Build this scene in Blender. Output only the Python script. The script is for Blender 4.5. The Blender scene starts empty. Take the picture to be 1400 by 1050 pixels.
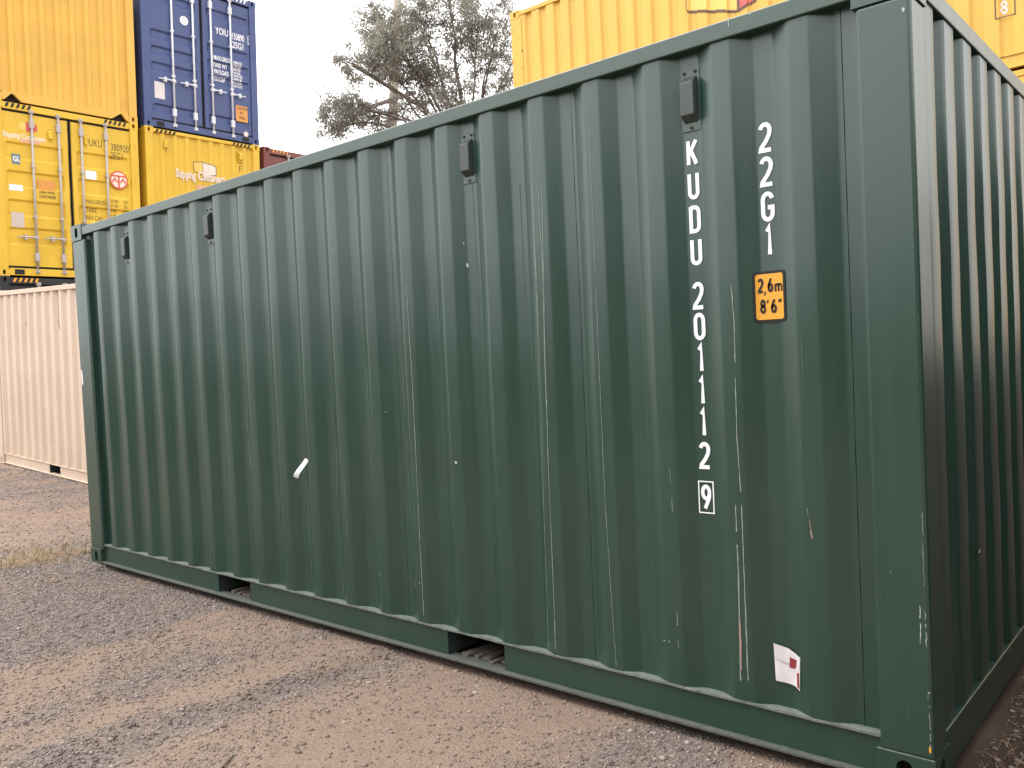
import bpy, bmesh, math, random
import numpy as np
from mathutils import Matrix, Vector
R0 = random.Random(7)
NP = np.random.default_rng(11)
S = bpy.context.scene
COL = S.collection

# ---------------------------------------------------------------- camera
C = np.array([.7525, -2.7799, 1.4313]); YAW, PIT, ROL, F = -.7146, -.0310, -.0473, 1164.
fw = np.array([math.sin(YAW)*math.cos(PIT), math.cos(YAW)*math.cos(PIT), math.sin(PIT)])
rt = np.array([math.cos(YAW), -math.sin(YAW), 0.]); up = np.cross(rt, fw)
cr, sr = math.cos(ROL), math.sin(ROL)
RT, UP = cr*rt+sr*up, -sr*rt+cr*up
cd = bpy.data.cameras.new('camera'); co = bpy.data.objects.new('camera', cd); COL.objects.link(co)
cd.sensor_fit = 'HORIZONTAL'; cd.sensor_width = 36.; cd.lens = F/1400*36.; cd.clip_end = 3000.; cd.clip_start = .02
m4 = Matrix.Identity(4)
for i in range(3):
    m4[i][0], m4[i][1], m4[i][2], m4[i][3] = RT[i], UP[i], -fw[i], C[i]
co.matrix_world = m4
S.camera = co

def hit(u, v, axis, val):                      # photo pixel -> point on the plane axis = val
    d = RT*(u-700)/F - UP*(v-525)/F + fw
    return C + d*(val-C[axis])/d[axis]

# ---------------------------------------------------------------- sky and sun (overcast)
SUN_EL, SUN_AZ = math.radians(52), math.radians(232)      # azimuth clockwise from +y
W = bpy.data.worlds.new('World'); S.world = W; W.use_nodes = True
nt = W.node_tree; nt.nodes.clear()
out = nt.nodes.new('ShaderNodeOutputWorld'); bg = nt.nodes.new('ShaderNodeBackground')
sky = nt.nodes.new('ShaderNodeTexSky'); sky.sky_type = 'NISHITA'; sky.sun_disc = False
sky.sun_elevation = SUN_EL; sky.sun_rotation = SUN_AZ; sky.dust_density = 4.; sky.air_density = 1.
hs = nt.nodes.new('ShaderNodeHueSaturation'); hs.inputs['Saturation'].default_value = .05
mx = nt.nodes.new('ShaderNodeMix'); mx.data_type = 'RGBA'; mx.inputs[0].default_value = .8
# cloud layer of a standard overcast sky: brighter towards the zenith, the same all round
tcw = nt.nodes.new('ShaderNodeTexCoord'); sxw = nt.nodes.new('ShaderNodeSeparateXYZ'); mrw = nt.nodes.new('ShaderNodeMapRange')
mrw.inputs[1].default_value = 0.; mrw.inputs[2].default_value = 1.; mrw.inputs[3].default_value = 9.6; mrw.inputs[4].default_value = 15.
cw = nt.nodes.new('ShaderNodeMix'); cw.data_type = 'RGBA'; cw.blend_type = 'MULTIPLY'; cw.inputs[0].default_value = 1; cw.inputs[6].default_value = (.985, .995, 1, 1)
nt.links.new(tcw.outputs['Generated'], sxw.inputs[0]); nt.links.new(sxw.outputs[2], mrw.inputs[0]); nt.links.new(mrw.outputs[0], cw.inputs[7]); nt.links.new(cw.outputs[2], mx.inputs[7])
nt.links.new(sky.outputs[0], hs.inputs['Color']); nt.links.new(hs.outputs[0], mx.inputs[6])
nt.links.new(mx.outputs[2], bg.inputs[0]); bg.inputs[1].default_value = .10
nt.links.new(bg.outputs[0], out.inputs[0])
sl = bpy.data.lights.new('sun', 'SUN'); sl.energy = .8; sl.angle = math.radians(40); sl.color = (1, .965, .92)
so = bpy.data.objects.new('sun', sl); COL.objects.link(so)
sd = Vector((math.sin(SUN_AZ)*math.cos(SUN_EL), math.cos(SUN_AZ)*math.cos(SUN_EL), math.sin(SUN_EL)))
so.rotation_euler = sd.to_track_quat('Z', 'Y').to_euler()
S.view_settings.view_transform = 'Standard'; S.view_settings.look = 'None'
S.view_settings.exposure = 1.28; S.view_settings.gamma = 1
S.render.engine = 'CYCLES'

# ---------------------------------------------------------------- materials
def mat(name):
    m = bpy.data.materials.new(name); m.use_nodes = True
    n = m.node_tree.nodes; b = n['Principled BSDF']
    return m, n, m.node_tree.links, b
def simple(name, col, rough=.6, metal=0., var=.15, scale=30.):
    m, n, l, b = mat(name)
    tc = n.new('ShaderNodeTexCoord'); no = n.new('ShaderNodeTexNoise'); no.inputs['Scale'].default_value = scale
    no.inputs['Detail'].default_value = 4
    mr = n.new('ShaderNodeMapRange'); mr.inputs[3].default_value = 1-var; mr.inputs[4].default_value = 1+var
    mul = n.new('ShaderNodeMix'); mul.data_type = 'RGBA'; mul.blend_type = 'MULTIPLY'; mul.inputs[0].default_value = 1
    mul.inputs[6].default_value = (*col, 1)
    l.new(tc.outputs['Object'], no.inputs['Vector']); l.new(no.outputs[0], mr.inputs[0]); l.new(mr.outputs[0], mul.inputs[7])
    l.new(mul.outputs[2], b.inputs['Base Color'])
    b.inputs['Roughness'].default_value = rough; b.inputs['Metallic'].default_value = metal
    return m
def paint(name, col, fade=None, rough=.42, streak=.25, rust=0., spec=.5, bump=.04, dust=None, rvar=1.):
    """container paint: faded vertical streaks, uneven gloss, a few rust blooms, slightly wavy steel"""
    m, n, l, b = mat(name)
    fade = fade or tuple(min(1, c*1.25+.015) for c in col)
    tc = n.new('ShaderNodeTexCoord')
    mp = n.new('ShaderNodeMapping'); mp.inputs['Scale'].default_value = (9., 9., .3)
    st = n.new('ShaderNodeTexNoise'); st.inputs['Scale'].default_value = 3.; st.inputs['Detail'].default_value = 6; st.inputs['Roughness'].default_value = .65
    l.new(tc.outputs['Object'], mp.inputs[0]); l.new(mp.outputs[0], st.inputs['Vector'])
    bl = n.new('ShaderNodeTexNoise'); bl.inputs['Scale'].default_value = 1.7; bl.inputs['Detail'].default_value = 5
    l.new(tc.outputs['Object'], bl.inputs['Vector'])
    r1 = n.new('ShaderNodeMapRange'); r1.inputs[1].default_value = .42; r1.inputs[2].default_value = .75; r1.inputs[4].default_value = streak
    l.new(st.outputs[0], r1.inputs[0])
    c1 = n.new('ShaderNodeMix'); c1.data_type = 'RGBA'; c1.inputs[6].default_value = (*col, 1); c1.inputs[7].default_value = (*fade, 1)
    l.new(r1.outputs[0], c1.inputs[0])
    r2 = n.new('ShaderNodeMapRange'); r2.inputs[1].default_value = .35; r2.inputs[2].default_value = .7; r2.inputs[3].default_value = .93; r2.inputs[4].default_value = 1.05
    l.new(bl.outputs[0], r2.inputs[0])
    c2 = n.new('ShaderNodeMix'); c2.data_type = 'RGBA'; c2.blend_type = 'MULTIPLY'; c2.inputs[0].default_value = 1
    l.new(c1.outputs[2], c2.inputs[6]); l.new(r2.outputs[0], c2.inputs[7])
    last = c2
    if dust:                                              # fine dusty film in soft patches
        dn = n.new('ShaderNodeTexNoise'); dn.inputs['Scale'].default_value = 5.; dn.inputs['Detail'].default_value = 8; dn.inputs['Roughness'].default_value = .7
        l.new(tc.outputs['Object'], dn.inputs['Vector'])
        dr = n.new('ShaderNodeMapRange'); dr.inputs[1].default_value = .4; dr.inputs[2].default_value = .72; dr.inputs[4].default_value = dust[3]
        l.new(dn.outputs[0], dr.inputs[0])
        c4 = n.new('ShaderNodeMix'); c4.data_type = 'RGBA'; c4.inputs[7].default_value = (*dust[:3], 1)
        l.new(last.outputs[2], c4.inputs[6]); l.new(dr.outputs[0], c4.inputs[0]); last = c4
    if rust > 0:
        rn = n.new('ShaderNodeTexNoise'); rn.inputs['Scale'].default_value = 11.; rn.inputs['Detail'].default_value = 8; rn.inputs['Roughness'].default_value = .7
        l.new(tc.outputs['Object'], rn.inputs['Vector'])
        rr = n.new('ShaderNodeMapRange'); rr.inputs[1].default_value = .72-rust*.2; rr.inputs[2].default_value = .75-rust*.2
        l.new(rn.outputs[0], rr.inputs[0])
        c3 = n.new('ShaderNodeMix'); c3.data_type = 'RGBA'; c3.inputs[7].default_value = (.16, .06, .028, 1)
        l.new(last.outputs[2], c3.inputs[6]); l.new(rr.outputs[0], c3.inputs[0]); last = c3
    l.new(last.outputs[2], b.inputs['Base Color'])
    r3 = n.new('ShaderNodeMapRange'); r3.inputs[1].default_value = .3; r3.inputs[2].default_value = .7; r3.inputs[3].default_value = rough-.06*rvar; r3.inputs[4].default_value = rough+.1*rvar
    l.new(st.outputs[0], r3.inputs[0]); l.new(r3.outputs[0], b.inputs['Roughness'])
    b.inputs['Specular IOR Level'].default_value = spec
    if bump:
        bp = n.new('ShaderNodeBump'); bp.inputs['Strength'].default_value = bump; bp.inputs['Distance'].default_value = .02
        fn = n.new('ShaderNodeTexNoise'); fn.inputs['Scale'].default_value = 60.; fn.inputs['Detail'].default_value = 3
        l.new(tc.outputs['Object'], fn.inputs['Vector']); l.new(fn.outputs[0], bp.inputs['Height']); l.new(bp.outputs[0], b.inputs['Normal'])
    return m

M = {}
M['green'] = paint('green_paint', (.0140, .0425, .0295), (.023, .055, .041), rough=.31, streak=.4, spec=.78, bump=.012, dust=(.07, .078, .07, .05), rvar=.35)
M['green_dusty'] = paint('green_dusty_ledge', (.11, .13, .11), (.19, .2, .175), rough=.8, streak=.8, bump=.3)
M['flange'] = paint('dirty_flange', (.06, .066, .058), (.115, .11, .098), rough=.75, streak=.8, bump=.3)
M['green_dark'] = paint('green_underside', (.02, .03, .025), rough=.7, streak=.4)
M['vent'] = simple('vent_plastic', (.04, .05, .046), .4)
M['yellow'] = paint('yellow_paint', (.66, .42, .03), (.7, .46, .06), rough=.5, streak=.5, rust=.1)
M['yellow_rusty'] = paint('yellow_rusty_paint', (.65, .38, .057), (.69, .42, .08), rough=.55, streak=.5, rust=.62)
M['yellow2'] = paint('warm_yellow_paint', (.66, .385, .06), (.7, .43, .085), rough=.5, streak=.45, rust=.06)
M['blue'] = paint('blue_paint', (.045, .068, .19), (.064, .088, .225), rough=.4, streak=.5)
M['tan'] = paint('beige_paint', (.55, .42, .32), (.59, .46, .365), rough=.5, streak=.4, rust=.05)
M['black'] = paint('black_paint', (.014, .015, .02), (.03, .03, .035), rough=.5, streak=.4)
M['brown'] = paint('red_brown_paint', (.17, .045, .04), (.24, .08, .07), rough=.55, streak=.5, rust=.4)
M['charcoal'] = paint('charcoal_paint', (.035, .037, .037), rough=.6, streak=.4)
M['rubber'] = simple('door_gasket', (.012, .012, .012), .8)
M['steel'] = simple('galvanised_bar', (.42, .38, .36), .5, .2)
M['whitebar'] = simple('pale_locking_bar', (.62, .63, .68), .45)
M['white'] = simple('white_lettering', (.8, .79, .81), .5, 0, .05)
M['fadedblack'] = simple('faded_black_lettering', (.13, .085, .03), .6)
M['palewhite'] = simple('faded_white_print', (.72, .6, .42), .6)
M['pink'] = simple('faded_pink_print', (.7, .36, .25), .6)
M['signblack'] = simple('sign_black', (.012, .009, .008), .75)
M['signyellow'] = simple('sign_yellow', (.72, .33, .03), .45, 0, .06)
M['orange'] = simple('caution_orange', (.62, .27, .06), .5)
M['paper'] = simple('weathered_paper', (.62, .57, .58), .75, 0, .25, 18)
M['plate'] = simple('worn_metal_plate', (.5, .44, .4), .4, .3, .35, 40)
M['redprint'] = simple('dark_red_print', (.22, .025, .035), .6)
M['redlogo'] = simple('red_print', (.6, .09, .045), .55)
M['redface'] = simple('red_panel_print', (.6, .1, .09), .55)
M['logoyellow'] = simple('pale_yellow_print', (.74, .5, .12), .55)
M['logowhite'] = simple('pale_print', (.72, .62, .55), .55)
M['outline'] = simple('brown_outline_print', (.12, .06, .04), .6)
M['tealprint'] = simple('slate_print', (.12, .2, .22), .5)
M['hole'] = simple('opening_shade', (.02, .018, .016), .9)  # near-black stands in for the shade inside castings and sill openings
M['wood'] = simple('dry_timber', (.11, .09, .078), .8, 0, .4, 12)
M['scratch'] = simple('scratch_mark', (.22, .25, .225), .6, 0, .5, 60)
M['scratch_faint'] = simple('faint_scratch_mark', (.06, .095, .08), .5, 0, .5, 60)
M['scratch_white'] = simple('chipped_paint_mark', (.4, .42, .39), .6, 0, .4, 80)
M['scratch_red'] = simple('primer_scrape', (.3, .16, .13), .7, 0, .4, 80)
M['weld'] = simple('weld_seam', (.018, .03, .026), .6)
M['bark'] = simple('grey_bark', (.13, .1, .085), .9, 0, .35, 8)
M['polewood'] = simple('weathered_pole', (.3, .26, .21), .9, 0, .3, 6)
M['straw'] = simple('dry_straw', (.33, .235, .14), .8, 0, .35, 20)
M['stone'] = simple('pale_stone', (.31, .25, .21), .9, 0, .3, 25)

# ---------------------------------------------------------------- mesh helpers
class MB:
    def __init__(s): s.v = []; s.f = []
    def add(s, vs, fs):
        k = len(s.v); s.v += [tuple(p) for p in vs]; s.f += [tuple(i+k for i in q) for q in fs]
    def box(s, x0, x1, y0, y1, z0, z1):
        s.add([(x0,y0,z0),(x1,y0,z0),(x1,y1,z0),(x0,y1,z0),(x0,y0,z1),(x1,y0,z1),(x1,y1,z1),(x0,y1,z1)],
              [(0,3,2,1),(4,5,6,7),(0,1,5,4),(1,2,6,5),(2,3,7,6),(3,0,4,7)])
    def tube(s, pts, rad, n=8, cap=True):
        pts = [Vector(p) for p in pts]; rad = rad if isinstance(rad, (list, tuple)) else [rad]*len(pts)
        k = len(s.v); prev = None
        for i, p in enumerate(pts):
            t = (pts[min(i+1, len(pts)-1)]-pts[max(i-1, 0)]).normalized()
            if prev is None:
                a = t.orthogonal().normalized()
            else:
                a = (prev-t*prev.dot(t)).normalized()
            prev = a; b = t.cross(a)
            for j in range(n):
                q = p+(a*math.cos(6.28318*j/n)+b*math.sin(6.28318*j/n))*rad[i]; s.v.append(tuple(q))
        for i in range(len(pts)-1):
            for j in range(n):
                s.f.append((k+i*n+j, k+i*n+(j+1) % n, k+(i+1)*n+(j+1) % n, k+(i+1)*n+j))
        if cap:
            s.f.append(tuple(k+j for j in reversed(range(n)))); e = k+(len(pts)-1)*n
            s.f.append(tuple(e+j for j in range(n)))
    def prism(s, poly, y0, y1):                # polygon in (x, z), front at y0
        n = len(poly); k = len(s.v)
        s.v += [(x, y0, z) for x, z in poly]+[(x, y1, z) for x, z in poly]
        s.f.append(tuple(k+i for i in range(n))); s.f.append(tuple(k+n+i for i in reversed(range(n))))
        for i in range(n):
            j = (i+1) % n; s.f.append((k+j, k+i, k+n+i, k+n+j))
    def mesh(s, name):
        me = bpy.data.meshes.new(name); me.from_pydata(s.v, [], s.f); me.update(); return me

def obj(name, me, m, parent=None, mtx=None, smooth=False, bevel=0, wn=False):
    if isinstance(me, MB): me = me.mesh(name)
    o = bpy.data.objects.new(name, me); COL.objects.link(o)
    if m is not None and len(me.materials) == 0: me.materials.append(M[m] if isinstance(m, str) else m)
    if parent is not None: o.parent = parent
    if mtx is not None: o.matrix_local = mtx
    if smooth: me.polygons.foreach_set('use_smooth', [True]*len(me.polygons))
    if bevel:
        b = o.modifiers.new('bevel', 'BEVEL'); b.width = bevel; b.segments = 2; b.limit_method = 'ANGLE'
    if wn:
        w = o.modifiers.new('wn', 'WEIGHTED_NORMAL'); w.weight = 60
    return o
def tag(o, label, cat, group=None):
    o['label'] = label; o['category'] = cat
    if group: o['group'] = group
    return o
def thing(name, label, cat, mtx, group=None):
    o = bpy.data.objects.new(name, None); COL.objects.link(o); o.matrix_world = mtx; o.empty_display_size = .2
    return tag(o, label, cat, group)

# face frames: every piece is built in a front frame (x right, y inward, z up)
def frame(face, L, Wd):
    if face == 'front': return Matrix.Identity(4)
    if face == 'hi': return Matrix.Translation((L, 0, 0)) @ Matrix.Rotation(math.pi/2, 4, 'Z')
    if face == 'back': return Matrix.Translation((L, Wd, 0)) @ Matrix.Rotation(math.pi, 4, 'Z')
    if face == 'lo': return Matrix.Translation((0, Wd, 0)) @ Matrix.Rotation(-math.pi/2, 4, 'Z')

# ---------------------------------------------------------------- corrugated sheet
class Corr:
    def __init__(s, y0, depth, bottom, slope, pitch, center, a0, a1):
        s.y0, s.d, s.b, s.s = y0, depth, bottom/2, slope
        k0 = math.floor((a0-center)/pitch)-1; k1 = math.ceil((a1-center)/pitch)+1
        s.c = [center+k*pitch for k in range(k0, k1+1)]; s.a0, s.a1 = a0, a1
    def y(s, a):
        d = min(abs(a-c) for c in s.c)
        t = 1 if d <= s.b else max(0, 1-(d-s.b)/s.s)
        return s.y0+s.d*t
    def xs(s, a0, a1, r=.007):
        o = {a0, a1}
        for c in s.c:
            for e in (-s.b-s.s, -s.b, s.b, s.b+s.s):
                for q in (-r, r):
                    if a0+.001 < c+e+q < a1-.001: o.add(round(c+e+q, 5))
        return sorted(o)
def vnoise(x, z, seed=0.):
    return (math.sin(x*3.1+seed*1.7+math.sin(z*2.3+seed))*.5+math.sin(x*7.7-z*3.9+seed*2.9)*.3+math.sin(z*9.1+x*2.2+seed*4.1)*.2)
def corr_sheet(cr, a0, a1, z0, z1, rows=1, dent=0., seed=0.):
    xs = cr.xs(a0, a1); b = MB(); n = len(xs)
    for j in range(rows+1):
        z = z0+(z1-z0)*j/rows
        for x in xs:
            e = dent*vnoise(x*1.3, z*1.6, seed)*min(1, 6*j/rows*(1-j/rows)+.1) if dent else 0
            b.v.append((x, cr.y(x)+e, z))
    for j in range(rows):
        for i in range(n-1):
            k = j*n+i; b.f.append((k, k+1, k+n+1, k+n))
    return b

def oval_face(b, w, h, ow, oh, cx, cz, depth, conv):
    """rectangle w x h with an oblong hole running back by depth; conv maps (x, y, z)"""
    N = 16; ov = []
    for i in range(N):
        t = 2*math.pi*(i+.5)/N; c, s_ = math.cos(t), math.sin(t)
        if oh > ow: ov.append((cx+c*ow/2, cz+s_*ow/2+math.copysign((oh-ow)/2, s_)))
        else: ov.append((cx+c*oh/2+math.copysign((ow-oh)/2, c), cz+s_*oh/2))
    co = [(w, h), (0, h), (0, 0), (w, 0)]
    k = len(b.v)
    b.v += [conv(x, 0, z) for x, z in co]+[conv(x, 0, z) for x, z in ov]+[conv(x, depth, z) for x, z in ov]
    for i in range(N):
        j = (i+1) % N; q = i//4 if i % 4 != 3 else None
        if q is not None: b.f.append((k+q, k+4+j, k+4+i)[::-1])
        else:
            q0 = i//4; q1 = (q0+1) % 4
            b.f.append((k+q0, k+q1, k+4+j, k+4+i)[::-1])
        b.f.append((k+4+i, k+4+j, k+4+N+j, k+4+N+i))
    return [k+4+N+i for i in range(N)]
def casting_mesh():
    b = MB(); X, Y, Z = .178, .162, .118
    c1 = oval_face(b, X, Z, .052, .079, .092, .06, .06, lambda x, y, z: (x, y, z))
    c2 = oval_face(b, Y, Z, .052, .079, .082, .06, .06, lambda x, y, z: (y, Y-x, z))
    nf = len(b.f); b.f += [tuple(reversed(c1)), tuple(reversed(c2))]
    b.add([(0,0,0),(X,0,0),(X,Y,0),(0,Y,0),(0,0,Z),(X,0,Z),(X,Y,Z),(0,Y,Z)], [(0,3,2,1),(4,5,6,7),(1,2,6,5),(2,3,7,6)])
    return b, nf

def text_mesh(s, h, sx=1., bold=0., spacing=1.):
    cu = bpy.data.curves.new('lettering', 'FONT'); cu.body = s; cu.size = h/.72; cu.offset = bold; cu.space_character = spacing
    cu.resolution_u = 3; cu.space_line = .95
    ob = bpy.data.objects.new('tmp', cu); COL.objects.link(ob)
    dg = bpy.context.evaluated_depsgraph_get(); me = bpy.data.meshes.new_from_object(ob.evaluated_get(dg))
    bpy.data.objects.remove(ob); v = [(p.co.x*sx, p.co.y) for p in me.vertices]; f = [tuple(p.vertices) for p in me.polygons]
    bpy.data.meshes.remove(me); bpy.data.curves.remove(cu); return v, f
def put_text(name, s, h, x, z, surf, m, parent, mtx, sx=1., bold=0., eps=.003, spacing=1., cutx=(), cutz=()):
    v, f = text_mesh(s, h, sx, bold, spacing); bm = bmesh.new()
    vs = [bm.verts.new((x+p[0], 0, z+p[1])) for p in v]
    for q in f:
        try: bm.faces.new([vs[i] for i in q])
        except ValueError: pass
    for c_, n_ in [((k, 0, 0), (1, 0, 0)) for k in cutx]+[((0, 0, k), (0, 0, 1)) for k in cutz]:
        bmesh.ops.bisect_plane(bm, geom=bm.verts[:]+bm.edges[:]+bm.faces[:], plane_co=c_, plane_no=n_)
    for p in bm.verts: p.co.y = surf(p.co.x, p.co.z)-eps
    me = bpy.data.meshes.new(name); bm.to_mesh(me); bm.free()
    return obj(name, me, m, parent, mtx)
def decal(poly, surf, eps=.002, step=.012):
    """convex polygon in (x, z) laid on a surface, cut in narrow strips so that it follows the folds"""
    xs0, xs1 = min(p[0] for p in poly), max(p[0] for p in poly); n = max(1, int((xs1-xs0)/step)); b = MB()
    def span(x):
        z = []
        for i in range(len(poly)):
            (xa, za), (xb, zb) = poly[i], poly[(i+1) % len(poly)]
            if min(xa, xb)-1e-7 <= x <= max(xa, xb)+1e-7:
                if abs(xa-xb) < 1e-7: z += [za, zb]
                else: z.append(za+(zb-za)*(x-xa)/(xb-xa))
        return min(z), max(z)
    for i in range(n+1):
        x = xs0+(xs1-xs0)*i/n; a, c = span(min(max(x, xs0), xs1)); y = surf(x, (a+c)/2)-eps
        b.v += [(x, y, a), (x, y, c)]
        if i: b.f.append((2*i-2, 2*i, 2*i+1, 2*i-1))
    return b
def ribbon(b, pts, w, surf, eps=.0025, close=False):
    """stroke of width w (number or per-point list) along pts in (x, z), laid on a surface"""
    n = len(pts); k = len(b.v); ws = w if isinstance(w, list) else [w]*n
    for i, (x, z) in enumerate(pts):
        if close: p0, p1 = pts[i-1], pts[(i+1) % n]
        else: p0, p1 = pts[max(0, i-1)], pts[min(n-1, i+1)]
        a = Vector((x-p0[0], z-p0[1])); c = Vector((p1[0]-x, p1[1]-z))
        if a.length < 1e-9: a = c
        if c.length < 1e-9: c = a
        a.normalize(); c.normalize(); t = (a+c)
        t = t.normalized() if t.length > 1e-6 else a
        nx, nz = -t.y, t.x; g = 1/max(.5, abs(nx*-a.y+nz*a.x)); hw = ws[i]/2*g
        for sgn in (1, -1):
            X, Z = x+nx*hw*sgn, z+nz*hw*sgn; b.v.append((X, surf(X, Z)-eps, Z))
    for i in range(n-1 if not close else n):
        j = (i+1) % n; b.f.append((k+2*i+1, k+2*j+1, k+2*j, k+2*i))
def arc(cx, cz, rx, rz, a0, a1, n=10):
    return [(cx+rx*math.cos(math.radians(a0+(a1-a0)*i/n)), cz+rz*math.sin(math.radians(a0+(a1-a0)*i/n))) for i in range(n+1)]
GL = {  # condensed single-stroke letters, box 1 x 1
 'K': [[(0,0),(0,1)], [(1,1),(.06,.42)], [(.3,.6),(1,0)]],
 'U': [[(0,1)]+arc(.5,.2,.5,.2,180,360)+[(1,1)]],
 'D': [[(0,1),(.45,1)]+arc(.5,.78,.5,.22,90,0,6)+arc(.5,.22,.5,.22,0,-90,6)+[(0,0),(0,1.04)]],
 '2': [arc(.5,.76,.5,.24,165,0)+[(.93,.6),(.6,.36),(.05,.1),(0,0),(1.08,0)]],
 '0': [arc(.5,.76,.5,.24,180,0)+arc(.5,.24,.5,.24,0,-180)+[(0,.78)]],
 '1': [[(.18,.86),(.5,.97),(.62,1.04),(.62,-.04)]],
 '9': [arc(.5,.72,.5,.28,-20,340,18), [(1,.75),(.95,.5),(.3,-.03)]],
 '6': [arc(.5,.28,.5,.28,0,360,18), [(0,.25),(.05,.5),(.7,1.03)]],
 '8': [arc(.5,.76,.44,.24,0,360,16), arc(.5,.27,.5,.27,0,360,16)],
 'G': [arc(.5,.74,.5,.26,15,180)+arc(.5,.26,.5,.26,180,360)+[(1,.47),(.5,.47)]],
 'm': [[(0,0),(0,.62)], [(0,.5)]+arc(.28,.46,.25,.16,140,0,5)+[(.53,0)], [(.53,.45)]+arc(.8,.46,.25,.16,140,0,5)+[(1.05,0)]],
 ',': [[(.4,.1),(.3,-.05),(.02,-.3)]], "'": [[(.6,1),(.3,.75)]], '"': [[(.45,1),(.15,.75)], [(1,1),(.7,.75)]],
}
def glyph(b, ch, cx, cz, w, h, st, surf, eps=.0025):
    for pl in GL[ch]:
        ribbon(b, [(cx+(x-.5)*(w-st), cz+(z-.5)*(h-st)) for x, z in pl], st, surf, eps)

# ---------------------------------------------------------------- container kit
CAST, CAST_NF = casting_mesh()
def castings(root, L, Wd, H, m, bev=.006):
    me = CAST.mesh('corner_casting'); me.materials.append(M[m]); me.materials.append(M['hole'])
    for i in (CAST_NF, CAST_NF+1): me.polygons[i].material_index = 1
    for x, sx in ((0, 1), (L, -1)):
        for y, sy in ((0, 1), (Wd, -1)):
            for z, sz in ((0, 1), (H, -1)):
                obj('corner_casting', me, None, root, Matrix.Translation((x, y, z)) @ Matrix.Diagonal((sx, sy, sz, 1)))
def beam(name, x0, x1, y0, y1, z0, z1, m, root, mtx=None, bev=.004):
    b = MB(); b.box(x0, x1, y0, y1, z0, z1); return obj(name, b, m, root, mtx, bevel=bev)
def door_leaf(root, fr, a0, w, z0, z1, bands, m, side, barm, hz, bars, hinge_m):
    y0, dep, bd, s_ = .03, .03, .085, .035
    xs = [0, bd, bd+s_, w-bd-s_, w-bd, w]; zs = {z0, z1}; inner = []
    for p, q in bands: zs |= {p, p+s_, q-s_, q}; inner.append((p+s_, q-s_))
    zs = sorted(zs); b = MB()
    isin = lambda z: any(p-1e-6 <= z <= q+1e-6 for p, q in inner)
    for z in zs:
        for i, x in enumerate(xs): b.v.append((a0+x, y0+(dep if isin(z) and i in (2, 3) else 0), z))
    n = len(xs)
    for j in range(len(zs)-1):
        for i in range(n-1): k = j*n+i; b.f.append((k, k+1, k+n+1, k+n))
    b.box(a0, a0+w, y0+dep+.004, y0+dep+.03, z0, z1)
    b.box(a0-.0, a0+.012, y0, y0+dep+.006, z0, z1); b.box(a0+w-.012, a0+w, y0, y0+dep+.006, z0, z1)
    leaf = obj('door', b, m, root, fr)
    g = MB()
    for q in ((a0-.016, a0-.001, z0-.02, z1+.02), (a0+w+.001, a0+w+.016, z0-.02, z1+.02), (a0-.001, a0+w+.001, z0-.03, z0-.001), (a0-.001, a0+w+.001, z1+.001, z1+.03)):
        g.box(q[0], q[1], y0+.012, y0+.05, q[2], q[3])
    obj('gasket', g, 'rubber', leaf)
    for i, x in enumerate(bars):
        t = MB(); t.tube([(x, y0-.035, z0-.1), (x, y0-.035, z1+.07)], .02, 10)
        obj('locking_bar', t, barm, leaf, smooth=True)
        for zz in (z0-.085, z1+.045):
            k = MB(); k.box(x-.035, x+.035, y0-.05, y0-.006, zz-.03, zz+.03); k.box(x-.016, x+.016, y0-.07, y0-.05, zz-.02, zz+.02)
            obj('cam_keeper', k, barm, leaf, bevel=.004)
        for zz in (z0+.16, z1-.16):
            k = MB(); k.box(x-.036, x+.036, y0-.058, y0-.002, zz-.07, zz+.07); obj('bar_bracket', k, barm, leaf, bevel=.006)
        for t_ in (.33, .66):
            zz = z0+(z1-z0)*t_; k = MB(); k.box(x-.032, x+.032, y0-.056, y0-.002, zz-.022, zz+.022); obj('bar_guide', k, barm, leaf, bevel=.005)
        hx = -1 if side == 'l' else 1
        k = MB(); k.tube([(x, y0-.06, hz), (x+hx*.12, y0-.062, hz+.004), (x+hx*.3, y0-.05, hz)], [.02, .014, .012], 8)
        k.box(x-.035, x+.035, y0-.068, y0-.02, hz-.03, hz+.03)
        k.box(x+hx*.17-.022, x+hx*.17+.022, y0-.066, y0-.0, hz-.045, hz+.045)
        obj('handle', k, barm, leaf, bevel=.003)
    hx0 = a0-.085 if side == 'l' else a0+w-.05
    for t_ in (.1, .36, .63, .9):
        zz = z0+(z1-z0)*t_; k = MB(); k.box(hx0, hx0+.135, y0-.016, y0-.001, zz-.05, zz+.05)
        k.tube([(hx0+(.05 if side == 'l' else .085), y0-.018, zz-.06), (hx0+(.05 if side == 'l' else .085), y0-.018, zz+.06)], .016, 8)
        obj('hinge', k, hinge_m, leaf)
    return leaf
def stripes(root, fr, Wd, z0, z1, m='signblack', n=5, sides='lr'):
    for s_ in sides:
        b = MB()
        for i in range(n):
            x = .2+i*.085; x = x if s_ == 'l' else Wd-x-.085; k = .03
            b.prism([(x+(k if s_ == 'l' else k), z1), (x, z0), (x+.038, z0), (x+.038+k, z1)][::-1], -.004, .002)
        obj('hazard_stripes', b, m, root, fr)

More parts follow.
